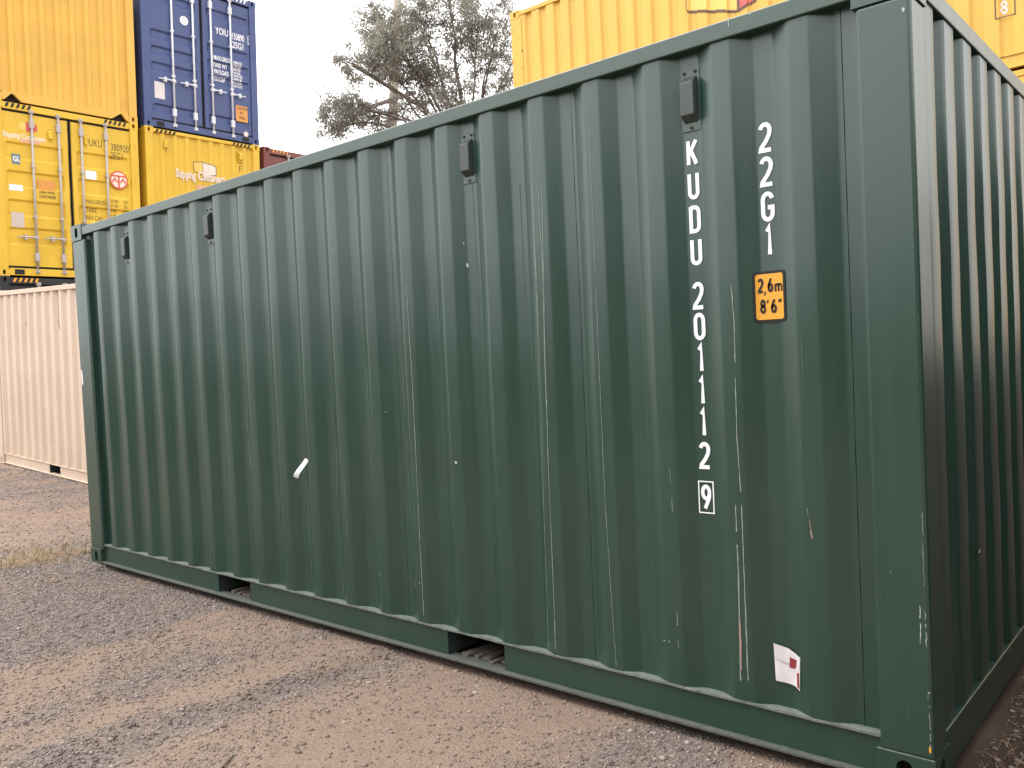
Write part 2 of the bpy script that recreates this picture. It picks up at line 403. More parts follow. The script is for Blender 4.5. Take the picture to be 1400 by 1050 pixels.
def container(name, label, L, H, mats, mtx, group=None, door='lo', detail=False, side_corr=None, end_corr=None,
              bands=None, barm='steel', hz=.62, hazard=None, stripe_m='signblack', pockets=True, tri_sill=False, seams=None, vents=(), skip_side=False):
    """one dry-freight box; mats = (sheet, frame). door = which end carries the doors"""
    sm, fm = mats; Wd = 2.438
    root = thing(name, label, 'container', mtx, group)
    fF, fB, fL, fH = (frame(k, L, Wd) for k in ('front', 'back', 'lo', 'hi'))
    castings(root, L, Wd, H, fm)
    rt_, rb = H-.023, H-.086                      # top rail
    # posts
    bev = .012 if detail else .006
    for x0, x1, isdoor in ((.003, .168, door == 'lo'), (L-.168, L-.003, door == 'hi')):
        w_ = .045 if isdoor else 0
        for y0, y1 in ((.003, .15), (Wd-.15, Wd-.003)):
            q0, q1 = (x0, x1+w_) if x0 < 1 else (x0-w_, x1)
            beam('corner_post', q0, q1, y0, y1, .117, H-.117, fm, root, bev=bev)
    # long sides
    for fr, nm in ((fF, 'front'), (fB, 'back')):
        cc = side_corr or (-.496 % .2796)
        cr_ = Corr(.015, .036, .07, .068, .2796, cc if nm == 'front' else L-cc, .1, L-.1) if not isinstance(side_corr, Corr) else side_corr
        a0, a1 = .15, L-.15; z0, z1 = .158, rb+.01
        if detail and nm == 'front':
            ed = [a0]+list(seams or [])+[a1]
            for i in range(len(ed)-1):
                sh = corr_sheet(cr_, ed[i]+(.0 if i == 0 else .0015), ed[i+1]-(0 if i == len(ed)-2 else .0015), z0, z1, 40, .0022, .7)
                obj('side_sheet', sh, sm, root, fr, smooth=True, wn=True)
                if i:
                    wl = MB(); x = ed[i]; wl.v = []
                    for j in range(60):
                        z = z0+(z1-z0)*j/59; e = .0022*vnoise(x*1.3, z*1.6, .7)*min(1, 6*j/59*(1-j/59)+.1)
                        w2 = .0012+.0009*math.sin(j*5.1)
                        wl.v += [(x-w2, cr_.y(x)+e+.0006, z), (x, cr_.y(x)+e-.0010, z), (x+w2, cr_.y(x)+e+.0006, z)]
                        if j:
                            k = 3*j; wl.f += [(k-3, k-2, k+1, k), (k-2, k-1, k+2, k+1)]
                    obj('weld_seam', wl, 'weld' if i == len(ed)-2 else sm, root, fr)
        else:
            obj('side_sheet', corr_sheet(cr_, a0, a1, z0, z1, 2), sm, root, fr, smooth=True, wn=True)
        beam('top_rail', .17, L-.17, .004, .064, rb, rt_, fm, root, fr, .005)
        # bottom rail: web with two fork openings, foot flange, ledge under the sheet
        mid = L/2; pk = [(mid-1.205, mid-.838), (mid+.866, mid+1.227)] if pockets else []
        segs = []; x = .14
        for p, q in pk: segs.append((x, p)); x = q
        segs.append((x, L-.14))
        for p, q in segs:
            w = MB(); w.box(p, q, .026, .034, .027, .1495); obj('bottom_rail_web', w, fm, root, fr)
        w = MB(); w.box(.17, L-.17, .0, .075, .014, .027); obj('bottom_rail_flange', w, 'flange' if detail else fm, root, fr, bevel=.003)
        w = MB(); n_ = 120 if detail else 2
        for i in range(n_+1):
            x = .14+(L-.28)*i/n_; e = .0025*math.sin(i*1.9)+.002*math.sin(i*.7) if detail else 0
            w.v += [(x, .012+e*.6, .150), (x, .012+e*.6, .159+e*.4), (x, .07, .159), (x, .07, .150)]
            if i:
                k = 4*i
                w.f += [(k-4, k, k+1, k-3), (k-3, k+1, k+2, k-2), (k-1, k+3, k, k-4), (k-2, k+2, k+3, k-1)]
        obj('bottom_rail_ledge', w, 'green_dusty' if detail else fm, root, fr)
        if nm == 'front' and pockets:
            for p, q in pk:
                t = MB(); t.box(p-.008, p-.001, .036, Wd-.036, .028, .149); t.box(q+.001, q+.008, .036, Wd-.036, .028, .149); t.box(p-.0, q+.0, .072, Wd-.072, .142, .148)
                obj('fork_pocket', t, 'green_dark', root, fr)
    # floor, cross members, roof
    f_ = MB(); f_.box(.15, L-.15, .075, Wd-.075, .151, .178); obj('floor', f_, 'wood', root)
    if detail:
        for i in range(1, 18):
            x = .2+i*.32; mid = L/2
            if any(p-.1 < x < q+.1 for p, q in ((mid-1.205, mid-.838), (mid+.866, mid+1.227))): continue
            c = MB(); c.box(x-.02, x+.02, .076, Wd-.076, .03, .149); obj('cross_member', c, 'green_dark', root)
    r_ = MB(); xs = [.16+(L-.32)*i/(60 if L < 7 else 120) for i in range((60 if L < 7 else 120)+1)]
    for i, x in enumerate(xs):
        z = H-.02-(.018 if i % 4 in (1, 2) else 0); r_.v += [(x, .06, z), (x, Wd-.06, z)]
        if i: r_.f.append((2*i-2, 2*i, 2*i+1, 2*i-1))
    obj('roof', r_, sm, root)
    # blind end
    fe = fH if door == 'lo' else fL
    ec = end_corr or Corr(.012, .045, .1, .03, .25, .355-.03-.05, .1, Wd-.1)
    obj('end_sheet', corr_sheet(ec, .14, Wd-.14, .158, rb+.01, 30 if detail else 2, .003 if detail else 0, 4.), sm, root, fe, smooth=True, wn=True)
    beam('end_top_rail', .165, Wd-.165, .004, .07, rb, rt_, fm, root, fe, .005)
    if tri_sill:
        zt = .118; s_ = MB()
        pts = [(.165, .012)]+[(.2, .012), (.31, .125), (.34, .125), (.47, .012)]+[(Wd-.47, .012), (Wd-.31, .125), (Wd-.29, .125), (Wd-.19, .012)]+[(Wd-.165, .012)]
        top = .157
        for i in range(len(pts)-1):
            (xa, za), (xb, zb) = pts[i], pts[i+1]
            s_.prism([(xa, za), (xb, zb), (xb, top), (xa, top)], .004, .06)
        obj('bottom_end_sill', s_, fm, root, fe)
        for q0, q1 in ((.19, .48), (Wd-.48, Wd-.18)):
            k = MB(); k.box(q0, q1, .1, .12, .0, .13); obj('sill_shade', k, 'hole', root, fe)  # dark sheet behind the notches, painted as the shaded gap
    else:
        s_ = MB(); s_.box(.165, Wd-.165, .006, .07, .02, .157); obj('bottom_end_sill', s_, fm, root, fe, bevel=.004)
        if detail:
            for x in (.2, .42):
                g = MB(); g.prism([(x, .018), (x+.012, .018), (x+.012, .09), (x, .03)], -.001, .0055)
    # door end
    fd = fL if door == 'lo' else fH
    beam('door_header', .165, Wd-.165, .004, .08, H-.13, rt_, fm, root, fd)
    beam('door_sill', .165, Wd-.165, .004, .09, .014, .135, fm, root, fd)
    zz0, zz1 = .175, H-.17; w_ = (Wd-.2-.05)/2
    bands = bands or [(1.95, 2.24), (1.48, 1.77), (1.0, 1.29), (.52, .83)]
    bands = [(p, q) for p, q in bands if q < zz1-.05]
    door_leaf(root, fd, .1, w_, zz0, zz1, bands, sm, 'l', barm, hz, (.60, 1.03), fm)
    door_leaf(root, fd, .1+w_+.05, w_, zz0, zz1, bands, sm, 'r', barm, hz, (1.41, 1.84), fm)
    k = MB(); k.box(.1, Wd-.1, .085, .1, .14, H-.14); obj('door_backing', k, 'rubber', root, fd)
    if hazard:
        for fr in hazard: stripes(root, frame(fr, L, Wd), Wd if fr in ('lo', 'hi') else L, H-.098, H-.03, stripe_m)
    for fr, x, z in vents:
        vent(root, frame(fr, L, Wd), x, z, fm)
    return root
def vent(root, fr, x, z, m, y=.051, w=.038, cm='vent'):
    b = MB(); b.box(x-w, x+w, y-.005, y-.0005, z-.112, z+.112)
    v = obj('vent', b, m, root, fr, bevel=.0015)
    c = MB(); k = w*.72
    c.add([(x-k, y-.005, z-.082), (x+k, y-.005, z-.082), (x+k, y-.036, z-.058), (x-k, y-.036, z-.058),
           (x-k, y-.036, z+.06), (x+k, y-.036, z+.06), (x+k, y-.005, z+.085), (x-k, y-.005, z+.085)],
          [(0,1,2,3), (3,2,5,4), (4,5,6,7), (0,3,4,7), (1,6,5,2)])
    obj('vent_cover', c, cm, v, bevel=.003)
    for dx, dz in ((-.022, .1), (.022, .1), (0, -.1)):
        r = MB(); r.tube([(x+dx, y-.004, z+dz), (x+dx, y-.009, z+dz)], .006, 8); obj('rivet', r, 'signblack', v)

def at(loc, tilt=0., rz=0.):
    return Matrix.Translation(loc) @ Matrix.Rotation(rz, 4, 'Z') @ Matrix.Rotation(tilt, 4, 'Y')

# ---------------------------------------------------------------- ground
def lattice(x, y, seed):
    xi, yi = np.floor(x).astype(np.int64), np.floor(y).astype(np.int64); fx, fy = x-xi, y-yi
    def h(a, b):
        n = (a*374761393+b*668265263+seed*982451653) & 0xffffffff
        n = ((n ^ (n >> 13))*1274126177) & 0xffffffff
        return ((n ^ (n >> 16)) & 0xffff)/65535.
    u, v = fx*fx*(3-2*fx), fy*fy*(3-2*fy)
    return (h(xi, yi)*(1-u)+h(xi+1, yi)*u)*(1-v)+(h(xi, yi+1)*(1-u)+h(xi+1, yi+1)*u)*v
def fbm(x, y, seed, o=4):
    t = 0; a = .5
    for i in range(o): t = t+a*lattice(x*2**i, y*2**i, seed+i); a *= .5
    return t/(1-.5**o)
def sstep(a, b, x):
    t = np.clip((x-a)/(b-a), 0, 1); return t*t*(3-2*t)   # also falls when a > b
def base_h(x, y):
    g = np.where(x < -8.9, .048*(-8.9-x), 0.)
    g = np.where(x < -26, .048*17.1, g)
    d = -.048*np.clip(-8.9-np.minimum(x, -7.0), -1.9, 0)*-1
    g = g+np.where(x > -8.9, -.075*sstep(-8.9, -7.3, x)*(1-sstep(-7.2, -6.3, x)), 0)
    g = g+1.29*sstep(5.0, 6.9, y)*sstep(-10.2, -8.4, x)          # raised pad behind
    return g
def bands_x(x, y):                                               # wheel tracks run along y
    return x+.10*(fbm(y*.8, y*0+3.1, 5, 3)-.5)+.3*(fbm(x*.7, y*.7, 9, 3)-.5)+.3*(fbm(x*2.6, y*2.6, 15, 4)-.5)
def sand_mask(x, y):
    b = bands_x(x, y)
    s = sstep(-4.05, -3.85, b)*(1-sstep(-3.4, -3.1, b))
    s = np.maximum(s, sstep(-2.62, -2.35, b)*(1-sstep(-1.3, -.9, b))*.95)
    s = np.maximum(s, sstep(-3.05, -2.95, b)*(1-sstep(-2.85, -2.7, b))*.5)
    s = np.maximum(s, sstep(-10.2, -9.3, b)*(1-sstep(-8.0, -7.4, b))*.9)
    s = np.maximum(s, sstep(-1.3, -.3, b)*.6)
    s = np.maximum(s, (1-sstep(-12.5, -11, b))*.6)
    n = fbm(x*1.7, y*.8, 21, 5); n2 = fbm(x*5., y*3.2, 31, 4); n3 = fbm(x*13., y*10., 41, 3)
    s = s*.58+.12*sstep(-3.4, -2.9, b)+.36*sstep(.4, .7, n)+(n2-.5)*.95+(n3-.5)*.5+.03
    return np.clip(s, 0, 1)
def rut(b, c, w): return np.exp(-((b-c)/w)**2)
def pads(x, y):
    t = 0
    for cx, cy in ((-.09, .08), (-5.97, .08), (-.09, 2.36), (-5.97, 2.36)): t = t+.045*np.exp(-(((x-cx)/.16)**4+((y-cy)/.15)**4))
    return t
def ground_h(x, y):
    near = ((x > -16) & (x < 4) & (y < 4)).astype(float)
    b = bands_x(x, y)
    r = -.012*rut(b, -3.75, .05)-.022*rut(b, -2.56, .07)+.02*rut(b, -2.72, .09)-.012*rut(b, -3.25, .08)+.014*rut(b, -3.12, .07)-.03*rut(b, -9.25, .12)+.03*rut(b, -9.05, .1)-.02*rut(b, -10.4, .1)
    rough = .03*(fbm(x*.9, y*.9, 3, 3)-.5)+.02*(fbm(x*4, y*4, 7, 3)-.5)
    fine = (.016*(fbm(x*14, y*14, 13, 3)-.5))*(1-.55*sand_mask(x, y))
    under = sstep(-.12, .1, y)*(1-sstep(2.4, 2.7, y))*sstep(-6.3, -6.0, x)*(1-sstep(.0, .25, x))   # settled flat under the box
    return base_h(x, y)+near*(r+rough*.6+fine)*(1-under)-.03*under-.012*near+pads(x, y)
def axis_pts(lo, hi, step, far):
    a = list(np.arange(lo, hi, step)); s = step; x = lo; L_ = []
    while x > -far: s *= 1.25; x -= s; L_.append(x)
    x = a[-1]; s = step; R_ = []
    while x < far: s *= 1.25; x += s; R_.append(x)
    return np.array(L_[::-1]+a+R_)
def grid_mesh(name, xs, ys, zf):
    X, Y = np.meshgrid(xs, ys); Z = zf(X, Y); n, mm = len(xs), len(ys)
    me = bpy.data.meshes.new(name); v = np.stack([X, Y, Z], -1).reshape(-1, 3)
    idx = np.arange(n*mm).reshape(mm, n); q = np.stack([idx[:-1, :-1], idx[:-1, 1:], idx[1:, 1:], idx[1:, :-1]], -1).reshape(-1, 4)
    me.vertices.add(len(v)); me.vertices.foreach_set('co', v.ravel().astype(np.float32))
    me.loops.add(q.size); me.loops.foreach_set('vertex_index', q.ravel().astype(np.int32))
    me.polygons.add(len(q)); me.polygons.foreach_set('loop_start', np.arange(0, q.size, 4, dtype=np.int32)); me.polygons.foreach_set('loop_total', np.full(len(q), 4, np.int32))
    me.update(); me.polygons.foreach_set('use_smooth', np.ones(len(q), bool))
    return me, X, Y
gx, gy = axis_pts(-15.5, 1.4, .04, 900), axis_pts(-2.9, 3.2, .034, 900)
gme, GX, GY = grid_mesh('ground', gx, gy, ground_h)
att = gme.color_attributes.new('sand', 'FLOAT_COLOR', 'POINT')
sm_ = sand_mask(GX, GY).ravel(); ca = np.ones((len(sm_), 4), np.float32); ca[:, 0] = ca[:, 1] = ca[:, 2] = sm_
at2 = gme.color_attributes.new('soil', 'FLOAT_COLOR', 'POINT'); soil_shade = np.clip(sstep(-.35, .1, GX+.25*(fbm(GX*3, GY*3, 55, 3)-.5))*sstep(-.35, .35, GY+.5*(fbm(GX*2, GY*2, 56, 3)-.5))*sstep(14., 9., GY)*(GX < 9), 0, 1).ravel()  # dark brown ground, with the alley's shade deepened into its colour
cb = np.ones((len(soil_shade), 4), np.float32); cb[:, 0] = cb[:, 1] = cb[:, 2] = soil_shade; at2.data.foreach_set('color', cb.ravel())
att.data.foreach_set('color', ca.ravel())
def ground_mat():
    m, n, l, b = mat('yard_dirt_and_gravel')
    at_ = n.new('ShaderNodeAttribute'); at_.attribute_name = 'sand'
    geo = n.new('ShaderNodeNewGeometry')
    def noise(sc, det=6, ro=.6):
        q = n.new('ShaderNodeTexNoise'); q.inputs['Scale'].default_value = sc; q.inputs['Detail'].default_value = det; q.inputs['Roughness'].default_value = ro
        l.new(geo.outputs['Position'], q.inputs['Vector']); return q
    n1, n2, n3 = noise(70), noise(9, 8, .65), noise(230, 3)
    vo = n.new('ShaderNodeTexVoronoi'); vo.inputs['Scale'].default_value = 95.; l.new(geo.outputs['Position'], vo.inputs['Vector'])
    cg = n.new('ShaderNodeMix'); cg.data_type = 'RGBA'; cg.inputs[6].default_value = (.15, .12, .106, 1); cg.inputs[7].default_value = (.295, .238, .21, 1)
    l.new(vo.outputs['Color'], cg.inputs[0])
    cs = n.new('ShaderNodeMix'); cs.data_type = 'RGBA'; cs.inputs[6].default_value = (.225, .16, .122, 1); cs.inputs[7].default_value = (.355, .262, .205, 1)
    l.new(n2.outputs[0], cs.inputs[0])
    ad = n.new('ShaderNodeMath'); ad.operation = 'MULTIPLY_ADD'; ad.inputs[1].default_value = .9; l.new(n1.outputs[0], ad.inputs[0])
    sb = n.new('ShaderNodeMath'); sb.operation = 'SUBTRACT'; sb.inputs[1].default_value = .45
    l.new(at_.outputs['Fac'], ad.inputs[2]); l.new(ad.outputs[0], sb.inputs[0])
    mr = n.new('ShaderNodeMapRange'); mr.inputs[1].default_value = .15; mr.inputs[2].default_value = .6; l.new(sb.outputs[0], mr.inputs[0])
    mx_ = n.new('ShaderNodeMix'); mx_.data_type = 'RGBA'; l.new(mr.outputs[0], mx_.inputs[0]); l.new(cg.outputs[2], mx_.inputs[6]); l.new(cs.outputs[2], mx_.inputs[7])
    v2 = n.new('ShaderNodeMapRange'); v2.inputs[1].default_value = .25; v2.inputs[2].default_value = .75; v2.inputs[3].default_value = .62; v2.inputs[4].default_value = 1.28; l.new(n3.outputs[0], v2.inputs[0])
    mu = n.new('ShaderNodeMix'); mu.data_type = 'RGBA'; mu.blend_type = 'MULTIPLY'; mu.inputs[0].default_value = 1
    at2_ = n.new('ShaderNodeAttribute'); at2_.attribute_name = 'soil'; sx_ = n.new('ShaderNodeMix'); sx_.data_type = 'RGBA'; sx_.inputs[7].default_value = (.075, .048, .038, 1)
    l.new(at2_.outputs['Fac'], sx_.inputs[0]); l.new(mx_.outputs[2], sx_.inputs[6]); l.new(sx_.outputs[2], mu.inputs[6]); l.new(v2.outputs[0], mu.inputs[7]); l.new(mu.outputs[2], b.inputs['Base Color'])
    b.inputs['Roughness'].default_value = .95; b.inputs['Specular IOR Level'].default_value = .15
    bp = n.new('ShaderNodeBump'); bp.inputs['Strength'].default_value = 1.; bp.inputs['Distance'].default_value = .018
    l.new(n1.outputs[0], bp.inputs['Height']); bp2 = n.new('ShaderNodeBump'); bp2.inputs['Strength'].default_value = .5; bp2.inputs['Distance'].default_value = .006
    l.new(n3.outputs[0], bp2.inputs['Height']); l.new(bp.outputs[0], bp2.inputs['Normal']); l.new(bp2.outputs[0], b.inputs['Normal'])
    return m
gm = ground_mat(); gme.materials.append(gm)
go = bpy.data.objects.new('ground', gme); COL.objects.link(go); go['kind'] = 'structure'

# ---------------------------------------------------------------- the green container
GLEN = 6.058
seam_x = [GLEN-1.3152, GLEN-2.452, GLEN-3.59, GLEN-4.70, GLEN-.2275]
g_front = Corr(.015, .036, .07, .068, .2796, GLEN-.496, .1, GLEN-.1)
green = container('green_container', 'dark green corrugated steel container with white vertical KUDU number, standing on gravel', GLEN, 2.591, ('green', 'green'),
    at((-GLEN, 0, 0)), door='lo', detail=True, side_corr=g_front,
    end_corr=Corr(.012, .045, .06, .03, .252, .41-.06, .1, 2.33), seams=sorted(seam_x),
    vents=[('front', GLEN-.773, 2.337), ('front', GLEN-1.894, 2.337), ('front', GLEN-4.125, 2.337), ('front', GLEN-5.25, 2.337)])
I4 = Matrix.Identity(4)
def gs(x, z):
    j = max(0., min(1., (z-.158)/(2.515-.158)))
    return g_front.y(x)+.0022*vnoise(x*1.3, z*1.6, .7)*min(1, 6*j*(1-j)+.1)
for x0_, x1_ in ((GLEN-.176, GLEN-.004), (.006, .174)):
    w = MB(); w.box(x0_, x1_, .0005, .006, .1165, .1205); obj('weld_bead', w, 'green_dusty', green)
b = MB(); X = GLEN-.7756
for nm_, tx_, zs_ in (('owner_code', 'KUDU', (2.149, 2.029, 1.906, 1.788)), ('serial_number', '201112', (1.626, 1.513, 1.396, 1.276, 1.158, 1.036))):
    b = MB()
    for ch, z in zip(tx_, zs_): glyph(b, ch, X, z, .047 if ch != '1' else .036, .101, .0148, gs)
    obj(nm_, b, 'white', green)
b = MB()
glyph(b, '9', X, .881, .042, .094, .0142, gs)
ribbon(b, [(X-.0295, .823), (X+.0295, .823), (X+.0295, .939), (X-.0295, .939)], .0045, gs, close=True)
obj('check_digit', b, 'white', green)
b = MB(); X = GLEN-.496
for ch, z in zip('22G1', (2.147, 2.03, 1.91, 1.793)): glyph(b, ch, X, z, .049 if ch != '1' else .036, .103, .0148, gs)
obj('size_code', b, 'white', green)
# height sign, bent into the fold
sx0, sx1, sz0, sz1 = GLEN-.556, GLEN-.439, 1.512, 1.688
def rrect(x0, x1, z0, z1, r, n=4):
    return arc(x1-r, z1-r, r, r, 0, 90, n)+arc(x0+r, z1-r, r, r, 90, 180, n)+arc(x0+r, z0+r, r, r, 180, 270, n)+arc(x1-r, z0+r, r, r, 270, 360, n)
ss = lambda x, z: gs(x, z)*.55+(g_front.y0+.030)*.45      # stiff sticker, not pressed fully into the fold
ss = lambda x, z: min(gs(x, z), .047)-.001
sg = obj('height_sign', decal(rrect(sx0, sx1, sz0, sz1, .012), ss, .002, .004), 'signblack', green)
obj('sign_face', decal(rrect(sx0+.009, sx1-.009, sz0+.009, sz1-.009, .008), ss, .0032, .004), 'signyellow', sg)
b = MB(); cx = (sx0+sx1)/2; se = .0046
glyph(b, '2', cx-.032, 1.64, .021, .05, .0082, ss, se); glyph(b, ',', cx-.015, 1.633, .014, .04, .005, ss, se); glyph(b, '6', cx+.003, 1.64, .021, .05, .0082, ss, se); glyph(b, 'm', cx+.032, 1.636, .028, .046, .0066, ss, se)
glyph(b, '8', cx-.026, 1.567, .022, .05, .0082, ss, se); glyph(b, "'", cx-.008, 1.567, .014, .05, .005, ss, se); glyph(b, '6', cx+.013, 1.567, .022, .05, .0082, ss, se); glyph(b, '"', cx+.035, 1.567, .016, .05, .005, ss, se)
obj('sign_lettering', b, 'signblack', sg)
# torn paper sticker
st = lambda x, z: min(gs(x, z), .046)-.002-.002*math.sin(x*90+z*40)
X0 = GLEN-.533; X1 = GLEN-.434
pk = obj('paper_sticker', decal([(X0, .383), (X0+.055, .372), (X1, .352), (X1-.003, .232), (X0+.07, .246), (X0+.005, .250)][::-1], st, .002, .005), 'paper', green)
obj('sticker_print', decal([(X0+.06, .345), (X0+.085, .338), (X0+.08, .309), (X0+.056, .307)], st, .004, .004), 'redprint', pk)
obj('sticker_print', decal([(X0+.073, .29), (X0+.092, .296), (X0+.092, .241), (X0+.073, .245)], st, .004, .004), 'redprint', pk)
b = MB(); ribbon(b, [(X0+.004, .333), (X0+.02, .326), (X0+.05, .318), (X0+.07, .322)], .003, st, .004)
obj('sticker_fold', b, 'plate', pk)
# curled paper tag
b = MB(); tx = GLEN-3.205
for i in range(9):
    t = i/8; x = tx-.085*t; z = .922-.105*t; y = gs(tx, z)-.003-.03*math.sin(t*2.6)*t
    b.v += [(x-.016, y-.012*t, z+.006), (x+.014, y, z-.004)]
    if i: b.f.append((2*i-2, 2*i-1, 2*i+1, 2*i))
obj('paper_tag', b, 'white', green)
# remnant of a label on the far post
b = MB(); NPp = [(.02, 1.49), (.033, 1.492), (.036, 1.46), (.05, 1.45), (.052, 1.40), (.045, 1.378), (.03, 1.38), (.022, 1.42)]
obj('label_remnant', decal([(.02, 1.49), (.04, 1.492), (.05, 1.45), (.05, 1.38), (.027, 1.378), (.02, 1.43)][::-1], lambda x, z: .003, .0012, .004), 'paper', green)
# scratches worn down the folds: pixel pairs on the side wall
def scratch(px, w, m, jit=.002, brk=0.):
    pts = []
    for i in range(len(px)-1):
        (u0, v0), (u1, v1) = px[i], px[i+1]; n = max(2, int(abs(v1-v0)/9))
        for k in range(n+(i == len(px)-2)):
            t = k/n; p = hit(u0+(u1-u0)*t, v0+(v1-v0)*t, 1, .03); p = hit(u0+(u1-u0)*t, v0+(v1-v0)*t, 1, g_front.y(p[0]+GLEN))
            pts.append((p[0]+GLEN+R0.gauss(0, jit*.4), p[2]))
    b = MB(); run = []
    for i, p in enumerate(pts):
        if brk and R0.random() < brk and len(run) > 1:
            ribbon(b, run, [w*R0.uniform(.4, 1.1) for _ in run], gs, .0016); run = []
        else: run.append(p)
    if len(run) > 1: ribbon(b, run, [w*R0.uniform(.4, 1.1) for _ in run], gs, .0016)
    obj('scratch', b, m, green)
SC = [([(556,390),(563,500),(570,650),(580,842)], .004, 'scratch', .0), ([(540,330),(549,480),(557,640),(566,770)], .004, 'scratch', .06),
      ([(500,500),(508,640),(515,750)], .005, 'scratch', .0), ([(515,763),(518,790)], .005, 'scratch', 0), ([(567,790),(569,802)], .006, 'scratch', 0),
      ([(741,255),(745,480),(751,660),(760,888)], .0035, 'scratch', .0), ([(728,250),(735,400),(740,560),(750,890)], .003, 'scratch', .05), ([(735,250),(742,360),(744,470),(752,690)], .0025, 'scratch', .02),
      ([(684,550),(692,620),(705,670),(716,760),(727,850)], .0018, 'scratch_faint', .0), ([(806,180),(815,400),(828,700),(843,910)], .0025, 'scratch', .03),
      ([(793,180),(800,420)], .0025, 'scratch_faint', .05), ([(1000,390),(1004,440),(1008,600),(1014,690)], .004, 'scratch', .04), ([(1006,690),(1010,790),(1013,930)], .006, 'scratch', .12),
      ([(1014,690),(1018,790),(1023,930)], .005, 'scratch', .1), ([(1012,850),(1014,915)], .007, 'scratch_red', .15), ([(916,640),(920,700)], .0025, 'scratch', .1),
      ([(926,835),(928,885)], .003, 'scratch', .2), ([(1096,460),(1100,540)], .003, 'scratch_faint', .1), ([(1104,695),(1110,735)], .004, 'scratch', .15),
      ([(1107,710),(1112,737)], .003, 'scratch_red', .1), ([(1094,600),(1106,640)], .003, 'scratch_faint', .2),
      ([(908,875),(924,879)], .004, 'scratch_white', .2), ([(410,830),(411,560),(414,560)], .0, 'scratch', 0),
      ([(344,620),(355,785)], .005, 'scratch', .02), ([(336,560),(346,690),(352,760)], .003, 'scratch', .05), ([(302,520),(310,650),(319,780)], .004, 'scratch_faint', .02),
      ([(270,480),(280,640),(290,775)], .004, 'scratch_faint', .03), ([(246,590),(256,740)], .004, 'scratch_faint', .1), ([(149,660),(153,742)], .008, 'scratch', .0),
      ([(371,560),(382,700),(388,780)], .004, 'scratch_faint', .03), ([(414,550),(420,690),(426,800)], .005, 'scratch_faint', .0), ([(456,560),(462,700),(469,815)], .005, 'scratch_faint', .0),
      ([(470,640),(475,735)], .002, 'scratch', .1), ([(543,430),(548,560)], .002, 'scratch_faint', .1), ([(576,250),(588,430),(596,520)], .003, 'scratch_faint', .05), ([(592,250),(598,380)], .003, 'scratch', .1),
      ([(646,250),(655,450)], .003, 'scratch_faint', .05), ([(655,250),(662,400)], .003, 'scratch_faint', .08), ([(710,250),(718,420)], .003, 'scratch_faint', .03), ([(722,250),(730,450)], .003, 'scratch_faint', .03)]
for px, w, m_, br in SC:
    if w > 0: scratch(px, w, m_, .0012, br)
# chips of paint: small irregular flakes
def chips(spots, fr, surf, m='scratch_white', nm='paint_chip'):
    for x, z, w, h in spots:
        b = MB(); n = 7; pts = []
        for i in range(n):
            t = 2*math.pi*i/n; r = R0.uniform(.5, 1.); pts.append((x+math.cos(t)*w*r, z+math.sin(t)*h*r))
        b.add([(p, surf(p, q)-.0016, q) for p, q in pts], [tuple(range(n))]); obj(nm, b, m, green, fr)
def gp(u, v):
    p = hit(u, v, 1, .03); p = hit(u, v, 1, g_front.y(p[0]+GLEN)); return p[0]+GLEN, p[2]
chips([(*gp(527, 563), .006, .004), (*gp(624, 632), .011, .008), (*gp(640, 363), .006, .012), (*gp(636, 333), .004, .005), (*gp(574, 797), .004, .004), (*gp(570, 823), .003, .003), (*gp(521, 786), .007, .004)], I4, gs)
pf = lambda x, z: .003
def pp(u, v): p = hit(u, v, 1, .003); return p[0]+GLEN, p[2]
chips([(*pp(1235, 13), .005, .010), (*pp(1270, 947), .004, .003), (*pp(1218, 782), .002, .002), (*pp(1204, 816), .0015, .002)], I4, pf)
def post_scratch(px, w, m, n=26, brk=.15):
    b = MB(); run = []
    for i in range(n):
        t = i/(n-1)*(len(px)-1); k = min(int(t), len(px)-2); t -= k; p = pp(px[k][0]+(px[k+1][0]-px[k][0])*t+R0.gauss(0, .5), px[k][1]+(px[k+1][1]-px[k][1])*t)
        if R0.random() < brk and len(run) > 1: ribbon(b, run, [w*R0.uniform(.3, 1.2) for _ in run], pf, .0015); run = []
        else: run.append(p)
    if len(run) > 1: ribbon(b, run, [w*R0.uniform(.3, 1.2) for _ in run], pf, .0015)
    obj('scratch', b, m, green)
post_scratch([(1261, 700), (1264, 800)], .0022, 'scratch', 20, .1); post_scratch([(1258, 828), (1259, 880)], .0028, 'scratch_white', 16, .12); post_scratch([(1265, 835), (1267, 885)], .004, 'scratch', 18, .15)
post_scratch([(1269, 945), (1272, 1000), (1273, 1030)], .0025, 'scratch', 30, .2); post_scratch([(1255, 430), (1256, 460)], .002, 'scratch_faint', 10, .1); post_scratch([(1242, 960), (1243, 995)], .003, 'scratch_faint', 10, .1)
chips([(*pp(1272, 1026), .004, .014)], I4, pf, 'signyellow')
rf = lambda x, z: .004
chips([(*[hit(996, 30, 1, .004)[0]+GLEN, hit(996, 30, 1, .004)[2]], .0025, .025), (*[hit(1025, 10, 1, .004)[0]+GLEN, 2.56], .006, .003), (*[hit(1040, 8, 1, .004)[0]+GLEN, 2.562], .005, .002)], I4, rf)
e_ = hit(1331, 753, 0, -.03)
chips([(e_[1], e_[2], .02, .008)], frame('hi', GLEN, 2.438), lambda x, z: .012 if True else 0)
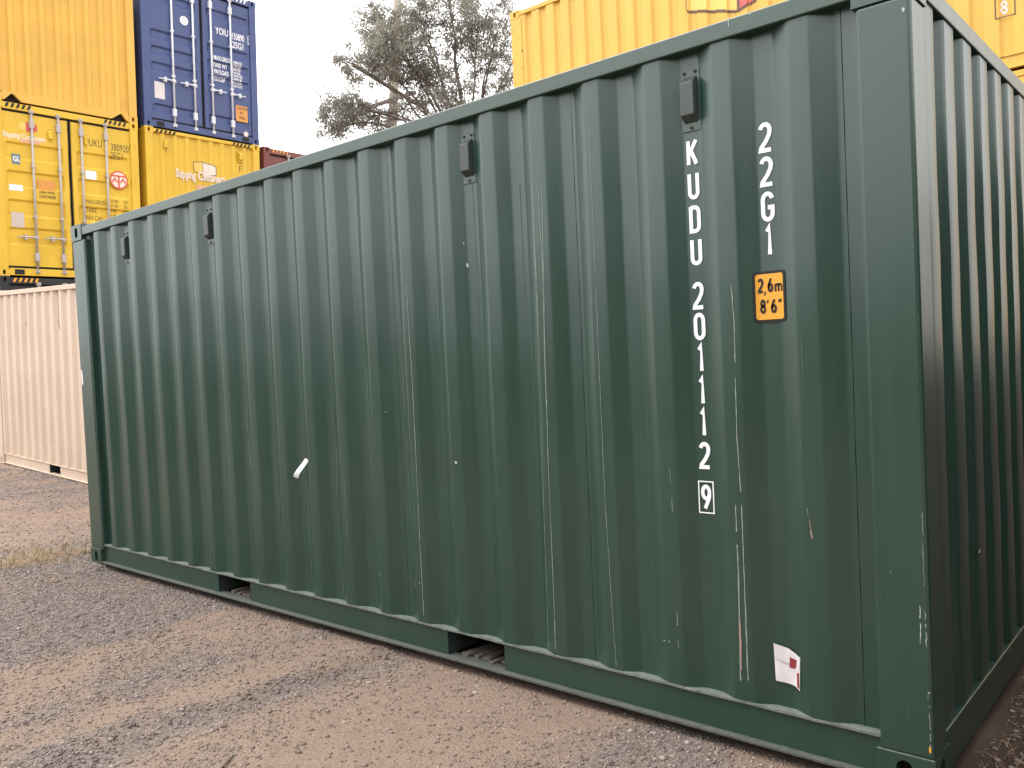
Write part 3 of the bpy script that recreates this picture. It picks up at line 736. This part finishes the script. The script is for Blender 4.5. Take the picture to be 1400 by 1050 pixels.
# timber lying in the fork openings
mid = -GLEN/2
for p, q, n in ((mid-1.205, mid-.838, 4), (mid+.866, mid+1.227, 5)):
    for i in range(n):
        x = p+.06+(q-p-.1)*(i+.5)/n+R0.uniform(-.015, .015); rzj = R0.uniform(-.25, .12); w_ = R0.uniform(.012, .026); t_ = R0.uniform(.008, .016); l_ = R0.uniform(.35, .6)
        b = MB(); b.box(-w_, w_, 0, l_, 0, t_); b.box(-w_*.7, w_*.5, .03, l_-.05, t_+.0002, t_+.003)
        o = obj('timber_offcut', b, 'wood', None, at((x, .03+.05*R0.random(), .0275), 0, rzj), bevel=.002)
        tag(o, 'weathered timber strip in the fork opening %s the KUDU number' % ('farther from' if p < -3.5 else 'nearer to'), 'timber', 'timber strips in the fork openings')

# ---------------------------------------------------------------- beige container
T = .048
tan = container('beige_container', 'plain beige container with one dark fork opening, behind the green container', 6.058, 2.591, ('tan', 'tan'), at((-13.58, 1.82, .21), T), door='hi')
for a in (1.18, 2.29):
    b = MB(); ribbon(b, [(a, 2.49), (a+.004, 2.2), (a, 2.02)], [.012, .018, .01], lambda x, z: .051, .002); ribbon(b, [(a-.04, 2.12), (a, 2.06), (a+.03, 1.98)], [.012, .03, .012], lambda x, z: .051, .003)
    obj('rust_run', b, 'scratch_red', tan)

# ---------------------------------------------------------------- the stack of boxes behind
RY = Matrix.Rotation(T, 4, 'Y')
def stack_at(col_y, level_z, L=6.058):
    base = Vector((-15.02, col_y, .30)); q = RY @ Vector((-L, 0, level_z)); return at(tuple(base+q), T)
YA, YB, YC = 2.42, 4.99, 7.53; HC = 2.896
st_black = container('black_container', 'black container with yellow hazard stripes at its top corner, behind the beige container', 6.058, HC, ('black', 'black'), stack_at(YA, 0), door='hi', hazard=['hi'], stripe_m='signyellow', pockets=False)
st_yd = container('yellow_container', 'yellow container with grey locking bars on its doors, stacked on the black container', 6.058, HC, ('yellow', 'yellow'), stack_at(YA, HC), door='hi', hazard=['hi'], hz=.66, pockets=False)
st_yt = container('yellow_container', 'yellow container showing its ribbed blind end, on top of the yellow door-end container', 6.058, 2.591, ('yellow2', 'yellow2'), stack_at(YA, HC*2), door='lo', tri_sill=True, pockets=False,
    end_corr=Corr(.012, .045, .12, .03, .2486, .23, .1, 2.33))
st_low = container('grey_container', 'charcoal container at the foot of the stack under the logo-bearing yellow container', 6.058, HC, ('charcoal', 'charcoal'), stack_at(YB, 0), door='hi', pockets=False)
st_yl = container('yellow_container', 'yellow container with faded white Shipping Containers lettering and box logo, under the blue container', 6.058, HC, ('yellow', 'yellow'), stack_at(YB, HC), door='lo', hazard=['hi'], pockets=False,
    end_corr=Corr(.015, .036, .12, .03, .2486, .23, .1, 2.33))
st_bl = container('blue_container', 'blue container with pale locking bars and white numbers, topmost beside the yellow stack', 6.058, HC, ('blue', 'blue'), stack_at(YB, HC*2), door='hi', barm='whitebar', hz=.92, hazard=['hi'], stripe_m='white', pockets=False,
    bands=[(2.36, 2.52), (1.66, 1.83), (1.36, 1.53), (1.06, 1.23), (.30, .46)])
st_r0 = container('grey_container', 'charcoal container at the foot of the stack under the red-brown container', 6.058, HC, ('charcoal', 'charcoal'), stack_at(YC, 0), door='hi', pockets=False)
st_r1 = container('red_brown_container', 'red-brown container whose striped top edge shows beside the blue container', 6.058, HC, ('brown', 'brown'), stack_at(YC, HC), door='hi', hazard=['hi'], stripe_m='orange', pockets=False)
fe = frame('hi', 6.058, 2.438)
def dsurf(bands, s_=.035):
    def f(x, z):
        d = 0
        for p, q in bands:
            d = max(d, min(1, max(0, (z-p)/s_), 1) * min(1, max(0, (q-z)/s_)))
        return .03+.03*d
    return f
fl = lambda x, z: .03
# bottom sill slots and corner details on door ends
for r_ in (st_yd, st_bl):
    for q0 in (.24, 2.438-.39):
        b = MB(); b.box(q0, q0+.15, -.001, .02, .03, .115); obj('sill_slot', b, 'hole', r_, fe)
# yellow doors
CZY = [k for p, q in ((1.95, 2.24), (1.48, 1.77), (1.0, 1.29), (.52, .83)) for k in (p, p+.035, q-.035, q)]
yb = dsurf([(1.95, 2.24), (1.48, 1.77), (1.0, 1.29), (.52, .83)])
def ytext(s, h, x, z, m='fadedblack', sx=.62, bold=.0): return put_text('lettering', s, h, x, z, yb, m, st_yd, fe, sx, bold, cutz=CZY)
ytext('FUKU', .13, 1.50, 2.36); ytext('380920', .13, 1.93, 2.34); ytext('5', .12, 2.27, 2.34); ytext('2EG1', .13, 1.92, 2.15 if False else 2.19-.0)
ytext('MAX.GROSS', .075, 1.46, 1.34); ytext('TARE', .085, 1.46, 1.22-.03, sx=.7); ytext('PAY CAP', .085, 1.46, 1.05, sx=.62); ytext('CUB CAP', .085, 1.47, .90, sx=.66)
for i, (a_, c_) in enumerate((('30 480', 'KGS'), ('67 200', 'LBS'), ('2 430', 'KGS'), ('5 360', 'LBS'), ('28 050', 'KGS'), ('37.4', 'CU.M'))):
    ytext(a_, .055, 1.9, 1.40-i*.085, sx=.62); ytext(c_, .055, 2.13, 1.40-i*.085, sx=.6)
cp = obj('caution_panel', decal([(.67, 1.32), (.67, 1.66), (.95, 1.66), (.95, 1.32)], yb, .002, .05), 'orange', st_yd, fe)
for i, s_ in enumerate(('CAUTION', "9'6\" HIGH", '2.44m WIDE', 'CONTAINER')): put_text('lettering', s_, .05, .685, 1.58-i*.075, yb, 'fadedblack', st_yd, fe, .68, .001, .006)
pl = obj('data_plate', decal([(.23, .82), (.23, 1.07), (.43, 1.07), (.43, .82)], fl, .004, .05), 'plate', st_yd, fe)
obj('white_sticker', decal([(.22, 1.43), (.22, 1.53), (.43, 1.53), (.43, 1.43)], fl, .003, .05), 'white', st_yd, fe)
obj('white_sticker', decal([(1.47, 1.77), (1.47, 1.92), (1.66, 1.92), (1.66, 1.77)], fl, .003, .05), 'white', st_yd, fe)
gq = obj('class_sticker', decal([(.28, 1.87), (.28, 2.04), (.41, 2.04), (.41, 1.87)], fl, .003, .05), 'tealprint', st_yd, fe)
put_text('lettering', 'GL', .08, .295, 1.92, fl, 'white', st_yd, fe, .8, .003, .006)
# round emblem: ring with bar, stem and two peaks
def ring(b, cx, cz, r0, r1, y, n=36):
    k = len(b.v)
    for i in range(n):
        t = 2*math.pi*i/n; b.v += [(cx+math.cos(t)*r0, y, cz+math.sin(t)*r0), (cx+math.cos(t)*r1, y, cz+math.sin(t)*r1)]
    for i in range(n):
        j = (i+1) % n; b.f.append((k+2*i, k+2*i+1, k+2*j+1, k+2*j)[::-1])
def disc(cx, cz, r, y, n=28):
    b = MB(); b.add([(cx+math.cos(2*math.pi*i/n)*r, y, cz+math.sin(2*math.pi*i/n)*r) for i in range(n)], [tuple(range(n))]); return b
ex, ez_, er = 2.06, 1.82, .165
obj('emblem', disc(ex, ez_, er*.96, .0265), 'logowhite', st_yd, fe)
b = MB(); ring(b, ex, ez_, er*.84, er, .0245); sE = lambda x, z: .027
ribbon(b, [(ex-er*.85, ez_+er*.42), (ex+er*.85, ez_+er*.42)], .028, sE); ribbon(b, [(ex, ez_+er*.42), (ex, ez_-er*.9)], .03, sE)
for s_ in (-1, 1): ribbon(b, [(ex+s_*er*.72, ez_-er*.3), (ex+s_*er*.45, ez_+er*.14), (ex+s_*er*.17, ez_-er*.3)], .026, sE)
obj('emblem_mark', b, 'redlogo', st_yd, fe)
# faded logo at the top of the left door
obj('logo_panel', decal([(.42, 2.48), (.42, 2.57), (.52, 2.60), (.52, 2.43)], fl, .003, .03), 'logoyellow', st_yd, fe)
obj('logo_panel', decal([(.52, 2.43), (.52, 2.60), (.70, 2.57), (.70, 2.46)], fl, .003, .03), 'redface', st_yd, fe)
put_text('lettering', 'Shipping Containers', .085, .14, 2.31, fl, 'palewhite', st_yd, fe, .72, .006)
obj('pink_print', decal([(.42, 2.25), (.42, 2.30), (.74, 2.30), (.74, 2.25)], fl, .003, .03), 'pink', st_yd, fe)
vent(st_yd, fe, .90, 2.43, 'yellow', .03, .05, 'yellow'); vent(st_yd, fe, 1.49, 2.43, 'yellow', .03, .03, 'yellow')
# logo on the blind end below the blue box
ye = Corr(.015, .036, .12, .03, .2486, .23, .1, 2.33); ys = lambda x, z: ye.y(x)
def logo(root, fr, surf, Lx, Mx, Rx, zl0, zl1, zm0, zm1, zr0, zr1, mats_, ow, step=.012):
    obj('logo_panel', decal([(Lx, zl0), (Mx, zm0), (Mx, zm1), (Lx, zl1)], surf, .003, step), mats_[0], root, fr)
    obj('logo_panel', decal([(Mx, zm0), (Rx, zr0), (Rx, zr1), (Mx, zm1)], surf, .003, step), mats_[1], root, fr)
    b = MB(); dn = lambda pts: [(pts[i][0]+(pts[i+1][0]-pts[i][0])*k/90, pts[i][1]+(pts[i+1][1]-pts[i][1])*k/90) for i in range(len(pts)-1) for k in range(90)]+[pts[-1]]
    ribbon(b, dn([(Lx, zl0), (Mx, zm0), (Rx, zr0), (Rx, zr1), (Mx, zm1), (Lx, zl1), (Lx, zl0)]), ow, surf, .005); ribbon(b, dn([(Mx, zm0), (Mx, zm1)]), ow, surf, .0055)
    obj('logo_outline', b, 'outline', root, fr)
logo(st_yl, fe, ys, .98, 1.17, 1.46, 2.19, 2.36, 2.10, 2.38, 2.16, 2.33, ('logoyellow', 'logowhite'), .012)
put_text('lettering', 'Shipping Containers', .16, .58, 2.02, ys, 'logowhite', st_yl, fe, .58, .008, .016, cutx=ye.xs(.2, 2.3, .0))
obj('pink_print', decal([(1.03, 1.82), (1.03, 1.92), (1.75, 1.92), (1.75, 1.82)], ys, .004, .02), 'pink', st_yl, fe)
vent(st_yl, fe, .40, 2.60, 'yellow', .02, .05, 'yellow'); vent(st_yl, fe, 2.0, 2.60, 'yellow', .02, .05, 'yellow')
put_text('lettering', 'F', .13, 1.97, 2.3, ys, 'fadedblack', st_yl, fe, .7)
# blue doors
CZB = [k for p, q in ((1.66, 1.83), (1.36, 1.53), (1.06, 1.23)) for k in (p, p+.035, q-.035, q)]
bb = dsurf([(2.36, 2.52), (1.66, 1.83), (1.36, 1.53), (1.06, 1.23), (.30, .46)])
def btext(s, h, x, z, sx=.66, bold=.003): return put_text('lettering', s, h, x, z, bb, 'white', st_bl, fe, sx, bold, cutz=CZB)
btext('YOIU', .13, 1.53, 2.06); btext('150890', .13, 1.88, 2.04, .54); btext('5', .12, 2.27, 2.04); btext('25G1', .13, 1.9, 1.87)
b = MB(); ribbon(b, [(2.255, 2.02), (2.36, 2.02), (2.36, 2.18), (2.255, 2.18)], .012, fl, .004, True); obj('check_box', b, 'white', st_bl, fe)
for i, s_ in enumerate(('MAX.GROSS', 'TARE WT', 'PAYLOAD', 'CU.CAP')): btext(s_, .085, 1.47, 1.545-i*.135, .62)
for i, s_ in enumerate(('30480 KGS.', '67200 LBS.', '2330 KGS.', '5140 LBS.', '28150 KGS.', '62060 LBS.', '37.4 CU.M.', '1320 CU.FT.')): btext(s_, .05, 1.9, 1.56-i*.066, .62, .002)
cq = obj('caution_panel', decal([(1.93, .42), (1.93, .74), (2.2, .74), (2.2, .42)], bb, .003, .05), 'orange', st_bl, fe)
for i, s_ in enumerate(('CAUTION', "9'6\"", 'HIGH')): put_text('lettering', s_, .06, 1.955+(.03, .06, .05)[i]*(i > 0), .66-i*.095, bb, 'fadedblack', st_bl, fe, .66, .001, .006)
obj('data_plate', decal([(.23, .55), (.23, .86), (.43, .86), (.43, .55)], bb, .004, .05), 'paper', st_bl, fe)
obj('round_sticker', disc(.87, 2.13, .085, .026), 'white', st_bl, fe); b = MB(); ring(b, .87, 2.13, .03, .045, .0245); obj('sticker_ring', b, 'plate', st_bl, fe)
obj('round_sticker', disc(2.15, .185, .055, .026), 'white', st_bl, fe); b = MB(); ring(b, 2.15, .185, .03, .048, .0245); obj('sticker_ring', b, 'pink', st_bl, fe)

# ---------------------------------------------------------------- yellow row behind the green container
L40 = 9.125
rc = Corr(.015, .03, .1, .022, .2796, .34, .1, L40-.1)
p0 = hit(759.3, 60, 1, 7.515)[0]+7.85
rc = Corr(.015, .036, .1, .014, .278, p0+.052, .1, L40-.1)
ylo = container('long_yellow_container', 'long yellow container forming the lower tier, hidden behind the green container', L40, HC, ('yellow2', 'yellow_rusty'), at((-7.85, 7.5, 1.29)), door='lo', side_corr=rc, pockets=False)
yhi = container('long_yellow_container', 'long yellow container with rusty top edge and outlined box logo, rising behind the green container', L40, 2.591, ('yellow2', 'yellow_rusty'), at((-7.85, 7.5, 1.29+HC)), door='lo', side_corr=rc, pockets=False)
rs = lambda x, z: rc.y(x)
zb = 1.29+HC
logo(yhi, I4, rs, 7.85-4.80, 7.85-4.08, 7.85-3.25, 5.90-zb, 6.42-zb, 5.69-zb, 6.56-zb, 5.98-zb, 6.4-zb, ('logoyellow', 'redface'), .035)
e8 = hit(1374, 8, 1, 7.515)
put_text('lettering', '8', .14, e8[0]+7.85-.05, e8[2]-zb-.07, rs, 'logowhite', yhi, I4, .72, .006)
b = MB(); ex8, ez8 = e8[0]+7.85, e8[2]-zb
ribbon(b, [(ex8-.09, ez8-.11), (ex8+.09, ez8-.11), (ex8+.09, ez8+.12), (ex8-.09, ez8+.12)], .012, rs, .004, True); obj('check_box', b, 'outline', yhi, I4)

# box standing across a narrow alley from the blind end: shades that end
dk = container('charcoal_container', 'charcoal container across a narrow alley from the blind end of the green container', 6.058, 2.591, ('charcoal', 'charcoal'), at((1.65+2.438, -1.1, -.02), 0, math.pi/2), door='lo', pockets=False)

# unseen row of boxes behind the camera, added to darken the green wall's reflections
for x_, z_, lb in ((-1.0, 0, 'dark grey long container in the added unseen row across the yard, carrying another on its roof'), (-1.0, 2.585, 'dark grey long container on the roof of the unseen one across the yard'),
                   (-13.3, 0, 'dark grey long container in the middle of the unseen row across the yard'), (-25.6, .5, 'dark grey long container at the far end of the unseen row across the yard')):
    container('unseen_row_container', lb, 12.192, 2.591, ('charcoal', 'charcoal'), at((x_, -11.6, z_-.01)), door='lo', pockets=False)

# ---------------------------------------------------------------- loose stones, gravel, straw
def ghit(u, v):
    p = hit(u, v, 2, 0.); z = float(ground_h(np.array([p[0]]), np.array([p[1]]))[0]); return p[0], p[1], z
def octa(n, seed):
    r = np.random.default_rng(seed); base = np.array([(1,0,0),(-1,0,0),(0,1,0),(0,-1,0),(0,0,1),(0,0,-1)], float)
    fc = np.array([(0,2,4),(2,1,4),(1,3,4),(3,0,4),(2,0,5),(1,2,5),(3,1,5),(0,3,5)])
    v = base[None]*r.uniform(.6, 1.25, (n, 6, 1)); a = r.uniform(0, 6.28, n); c, s = np.cos(a), np.sin(a)
    v[:, :, :2] += r.uniform(-.25, .25, (n, 6, 2))
    x, y = v[:, :, 0]*c[:, None]-v[:, :, 1]*s[:, None], v[:, :, 0]*s[:, None]+v[:, :, 1]*c[:, None]
    return np.stack([x, y, v[:, :, 2]*.62], -1), fc
def scatter(name, n, x0, x1, y0, y1, smin, smax, keep, m, seed):
    r = np.random.default_rng(seed); x, y = r.uniform(x0, x1, n), r.uniform(y0, y1, n)
    k = keep(x, y, r.uniform(0, 1, n)); x, y = x[k], y[k]; n = len(x)
    s = smin*(smax/smin)**(r.uniform(0, 1, n)**2.6); v, fc = octa(n, seed+1)
    z = ground_h(x, y); v = v*s[:, None, None]; v[:, :, 0] += x[:, None]; v[:, :, 1] += y[:, None]; v[:, :, 2] += (z+s*.12)[:, None]
    me = bpy.data.meshes.new(name); V = v.reshape(-1, 3); Fc = (fc[None]+6*np.arange(n)[:, None, None]).reshape(-1, 3)
    me.vertices.add(len(V)); me.vertices.foreach_set('co', V.ravel().astype(np.float32)); me.loops.add(Fc.size); me.loops.foreach_set('vertex_index', Fc.ravel().astype(np.int32))
    me.polygons.add(len(Fc)); me.polygons.foreach_set('loop_start', np.arange(0, Fc.size, 3, dtype=np.int32)); me.polygons.foreach_set('loop_total', np.full(len(Fc), 3, np.int32)); me.update()
    at_ = me.color_attributes.new('tone', 'FLOAT_COLOR', 'POINT'); t = r.uniform(0, 1, n); sk = sand_mask(x, y); cc = np.ones((n, 6, 4), np.float32); g_ = np.array([(.11, .09, .082), (.34, .282, .252)]); q_ = np.array([(.16, .117, .093), (.33, .255, .208)])
    pick = np.clip(sk*1.3+r.uniform(-.35, .25, n), 0, 1)[:, None]; tt = (t**1.5)[:, None]; col = (g_[0]*(1-tt)+g_[1]*tt)*(1-pick)+(q_[0]*(1-tt)+q_[1]*tt)*pick; cc[:, :, :3] = col[:, None, :]; at_.data.foreach_set('color', cc.ravel())
    me.materials.append(m); o = bpy.data.objects.new(name, me); COL.objects.link(o); o['kind'] = 'stuff'; return o
def pebble_mat():
    m, n, l, b = mat('gravel_stone'); a = n.new('ShaderNodeAttribute'); a.attribute_name = 'tone'
    l.new(a.outputs['Color'], b.inputs['Base Color']); b.inputs['Roughness'].default_value = .9; b.inputs['Specular IOR Level'].default_value = .2
    return m
pm = pebble_mat()
def clear(x, y): return ~((x > -6.08) & (x < .02) & (y > .07) & (y < 2.45))
gk = lambda x, y, u: clear(x, y) & (u < (1-.85*sand_mask(x, y)))
o = scatter('gravel', 150000, -6.8, .5, -1.95, .12, .003, .011, gk, pm, 101); tag(o, 'loose grey-brown gravel strewn along the green container', 'gravel')
o = scatter('gravel', 60000, -8.5, .6, -3.6, -1.95, .004, .012, gk, pm, 109); tag(o, 'loose gravel out on the wheel tracks away from the green container', 'gravel')
o = scatter('gravel', 42000, -14., -6., -2.3, 2.6, .005, .017, gk, pm, 103); tag(o, 'coarser loose gravel in front of the beige container', 'gravel')
o = scatter('gravel', 3200, -8., .2, -2., .0, .009, .02, gk, pm, 107); tag(o, 'larger loose stones sprinkled over the wheel tracks', 'gravel')
o = scatter('gravel', 5000, -.2, 1.2, .0, 2.4, .004, .014, lambda x, y, u: clear(x, y), pm, 105); tag(o, 'scattered gravel on the dark shaded soil beside the blind end', 'gravel')
def stone(u, v, s, label, seed):
    x, y, z = ghit(u, v); r = random.Random(seed); b = MB(); bm_v = []
    n = 9
    for j, (hh, rr) in enumerate(((-.25, .75), (.1, 1.), (.42, .82), (.62, .4))):
        for i in range(n):
            t = 2*math.pi*i/n; q = rr*r.uniform(.8, 1.15); b.v.append((math.cos(t)*q*s, math.sin(t)*q*s*.7, hh*s*r.uniform(.85, 1.1)))
    for j in range(3):
        for i in range(n): k = j*n; b.f.append((k+i, k+(i+1) % n, k+n+(i+1) % n, k+n+i))
    b.f.append(tuple(range(3*n, 4*n))); b.f.append(tuple(reversed(range(n))))
    o = obj('stone', b, 'stone', None, at((x, y, z), 0, r.uniform(0, 3))); tag(o, label, 'stone', 'stones by the container')
stone(649, 945, .016, 'largest pale stone lying just outside the fork opening nearer the KUDU number', 1)
stone(642, 970, .011, 'pinkish stone lying out on the sand from the largest pale stone', 2)
stone(653, 935, .011, 'small stone lying between the bottom rail and the largest pale stone', 3)
stone(470, 985, .011, 'stone lying alone on the smooth sand between the wheel tracks', 4)
def straw(name, spots, label, seed):
    r = random.Random(seed); b = MB()
    for cx, cy, rad, n, ln in spots:
        for i in range(n):
            t = r.uniform(0, 6.28); q = rad*math.sqrt(r.random()); x, y = cx+math.cos(t)*q, cy+math.sin(t)*q
            if -6.07 < x < .0 and .0 < y < 2.44: continue
            z = float(ground_h(np.array([x]), np.array([y]))[0])-.004; L_ = ln*r.uniform(.3, 1.2); d = r.uniform(0, 6.28); lean = r.uniform(.3, 1.7); w = r.uniform(.0012, .003)
            pts = []
            for k in range(4):
                s_ = k/3; h_ = L_*s_*math.cos(min(1.5, lean*s_)); e = L_*s_*math.sin(min(1.5, lean*s_)); pts.append((x+math.cos(d)*e, y+math.sin(d)*e, z+max(h_, .002)))
            px, py = -math.sin(d)*w, math.cos(d)*w; k0 = len(b.v)
            for k, p in enumerate(pts):
                f_ = 1-.75*k/3; b.v += [(p[0]-px*f_, p[1]-py*f_, p[2]), (p[0]+px*f_, p[1]+py*f_, p[2])]
                if k: b.f.append((k0+2*k-2, k0+2*k-1, k0+2*k+1, k0+2*k))
    o = obj(name, b, 'straw'); o['kind'] = 'stuff'; tag(o, label, 'dry grass')
rg = random.Random(77)
tuf = [(rg.gauss(-7.0, .33), rg.gauss(-.08, .3), rg.uniform(.02, .06), rg.randint(14, 34), rg.uniform(.05, .12)) for _ in range(60)]
tuf += [(rg.uniform(-6.5, -6.12), rg.uniform(-.1, .5), .04, 26, .12) for _ in range(10)]+[(-7.0, .0, .8, 650, .08), (-6.8, -.15, .4, 420, .09)]
straw('dry_grass', tuf, 'straw-coloured dry grass tufts beside the far lower corner of the green container', 5)
straw('dry_grass', [(.16, .33, .1, 40, .09), (.24, .6, .18, 45, .08), (.3, 1.0, .3, 60, .08), (.2, 1.5, .3, 40, .08)], 'dry grass on the dark shaded soil along the blind end of the green container', 6)
a_, c_ = ghit(300, 1049), ghit(319, 1029)
b = MB(); b.tube([(a_[0], a_[1], a_[2]+.004), ((a_[0]+c_[0])/2+.006, (a_[1]+c_[1])/2, (a_[2]+c_[2])/2+.008), (c_[0], c_[1], c_[2]+.004)], [.004, .0045, .003], 6)
tag(obj('twig', b, 'bark'), 'thin brown twig lying on the sandy wheel track', 'twig')

# ---------------------------------------------------------------- tree and power pole
def leaf_mat():
    m, n, l, b = mat('eucalypt_leaf'); g = n.new('ShaderNodeNewGeometry'); r = n.new('ShaderNodeValToRGB'); e = r.color_ramp.elements
    e[0].color = (.14, .13, .105, 1); e[1].color = (.24, .225, .19, 1); l.new(g.outputs['Random Per Island'], r.inputs[0]); l.new(r.outputs[0], b.inputs['Base Color'])
    b.inputs['Roughness'].default_value = .55
    tr = n.new('ShaderNodeBsdfTranslucent'); tr.inputs[0].default_value = (.36, .34, .28, 1); ms = n.new('ShaderNodeMixShader'); ms.inputs[0].default_value = .5
    l.new(b.outputs[0], ms.inputs[1]); l.new(tr.outputs[0], ms.inputs[2]); l.new(ms.outputs[0], n['Material Output'].inputs[0]); return m
TD = 26.
def tp(u, v, d=TD): return Vector(C+(RT*(u-700)/F-UP*(v-525)/F+fw)*d)
tb = tp(652, 600); gz = float(ground_h(np.array([tb.x]), np.array([tb.y]))[0]); tb.z = gz-.1
tree = thing('gum_tree', 'grey-green gum tree with airy crown rising behind the green container', 'tree', Matrix.Translation(tb))
b = MB(); tips = []
def limb(pts, r0, r1):
    n = len(pts); b.tube([p-tb for p in pts], [r0+(r1-r0)*i/(n-1) for i in range(n)], 7)
def curve(p0, p1, sag, n=7):
    out = []
    for i in range(n):
        t = i/(n-1); p = p0.lerp(p1, t); p = p+Vector((0, 0, sag*math.sin(t*math.pi)))+Vector((R0.gauss(0, .05), R0.gauss(0, .05), R0.gauss(0, .04)))*(0 < i < n-1); out.append(p)
    return out
fork = tp(650, 260); limb([tb, tp(655, 450), fork], .24, .17)
# lobes of the crown: (u, v, depth shift, radius u px, radius v px, leaves)
lobes = [(548, 72, -.4, 52, 42, 5200), (520, 40, .2, 40, 36, 2300), (505, 88, .0, 44, 32, 1900), (572, 22, .2, 38, 34, 2300), (468, 152, -.2, 34, 30, 2300), (505, 160, .4, 34, 24, 1300), (620, 60, .6, 44, 44, 2300),
         (655, 28, -.3, 38, 36, 1900), (672, 84, .5, 34, 46, 1500), (620, 128, -.3, 46, 34, 1500), (580, 110, .2, 36, 30, 1800), (610, -22, .3, 70, 30, 2600), (690, 130, .2, 28, 40, 1000), (552, 150, .8, 46, 24, 800), (690, 10, .8, 30, 50, 900), (650, 165, .4, 40, 28, 700), (720, 60, 1.0, 50, 60, 1800), (465, 80, .2, 14, 8, 120), (452, 178, .1, 22, 18, 600)]
for li, (u, v, dz, ru, rv, nl) in enumerate(lobes):
    tgt = tp(u, v, TD+dz); mid = tp(640+(u-640)*.4, 190+(v-190)*.3, TD+dz*.4)
    main = curve(fork, mid, .15, 5)+curve(mid, tgt, .3, 6)[1:]; limb(main, .05 if li % 3 else .075, .014)
    for _ in range(8):
        a = main[R0.randint(5, len(main)-1)]
        e = tp(u+R0.uniform(-.85, .85)*ru, v+R0.uniform(-.85, .85)*rv, TD+dz+R0.uniform(-1, 1))
        q = curve(a, e, .12, 5); limb(q, .016, .005)
        for _ in range(3):
            a2 = q[R0.randint(2, 4)]; e2 = tp(u+R0.uniform(-1, 1)*ru, v+R0.uniform(-1, 1)*rv, TD+dz+R0.uniform(-1.2, 1.2)); limb(curve(a2, a2.lerp(e2, .6), .05, 4), .008, .004)
obj('trunk', b, 'bark', tree, smooth=True)
px = TD/F; LV = []
for u, v, dz, ru, rv, nl in lobes:
    c0 = np.array(tp(u, v, TD+dz)); nc = max(4, nl//36); rr = .5*(ru+rv)*px
    for _ in range(nc):
        th, ph = R0.uniform(0, 6.28), math.acos(R0.uniform(-1, 1)); q = R0.random()**.42
        cc = c0+RT*(math.sin(ph)*math.cos(th)*q*ru*px)+UP*(math.cos(ph)*q*rv*px)+fw*(math.sin(ph)*math.sin(th)*q*rr)
        cs = R0.uniform(.1, .3); n = R0.randint(30, 62)
        LV.append(cc+NP.normal(0, 1, (n, 3))*np.array([.6, .6, .45])*cs)
LV = np.concatenate(LV)-np.array(tb); n = len(LV)
d = NP.normal(0, .6, (n, 3)); d[:, 2] -= .55; d /= np.linalg.norm(d, axis=1)[:, None]
s_ = np.cross(d, NP.normal(0, 1, (n, 3))); s_ /= np.linalg.norm(s_, axis=1)[:, None]
L_, w = NP.uniform(.075, .15, (n, 1)), NP.uniform(.013, .024, (n, 1))
V = np.stack([LV, LV+d*L_*.45+s_*w, LV+d*L_, LV+d*L_*.45-s_*w], 1).reshape(-1, 3)
me = bpy.data.meshes.new('crown'); me.vertices.add(4*n); me.vertices.foreach_set('co', V.ravel().astype(np.float32)); me.loops.add(4*n); me.loops.foreach_set('vertex_index', np.arange(4*n, dtype=np.int32))
me.polygons.add(n); me.polygons.foreach_set('loop_start', np.arange(0, 4*n, 4, dtype=np.int32)); me.polygons.foreach_set('loop_total', np.full(n, 4, np.int32)); me.update()
obj('crown', me, leaf_mat(), tree)

pd = 31.
pb = tp(534, 700, pd); pb.z = float(ground_h(np.array([pb.x]), np.array([pb.y]))[0])-.1
pole = thing('power_pole', 'weathered timber power pole standing among the gum tree branches', 'pole', Matrix.Translation(pb))
ptop = tp(546, -70, pd); b = MB(); b.tube([Vector((0, 0, 0)), (tp(537, 160, pd)-pb), (ptop-pb)], [.22, .17, .135], 14); obj('post', b, 'polewood', pole, smooth=True)
for (u0, v0, u1, v1, d0, d1) in ((482, 88, 586, 152, -.9, .9), (494, 150, 568, 126, .7, -.5)):
    p, q = tp(u0, v0, pd+d0-.25), tp(u1, v1, pd+d1-.25); d = (q-p).normalized(); b = MB()
    b.tube([p-pb, q-pb], .075, 4); a = obj('crossarm', b, 'bark', pole)
    for t in (.06, .3, .7, .94):
        x = p.lerp(q, t)-pb; k = MB(); k.tube([x+Vector((0, 0, .05)), x+Vector((0, 0, .13)), x+Vector((0, 0, .16)), x+Vector((0, 0, .24))], [.02, .02, .05, .035], 8); obj('insulator', k, 'plate', a)
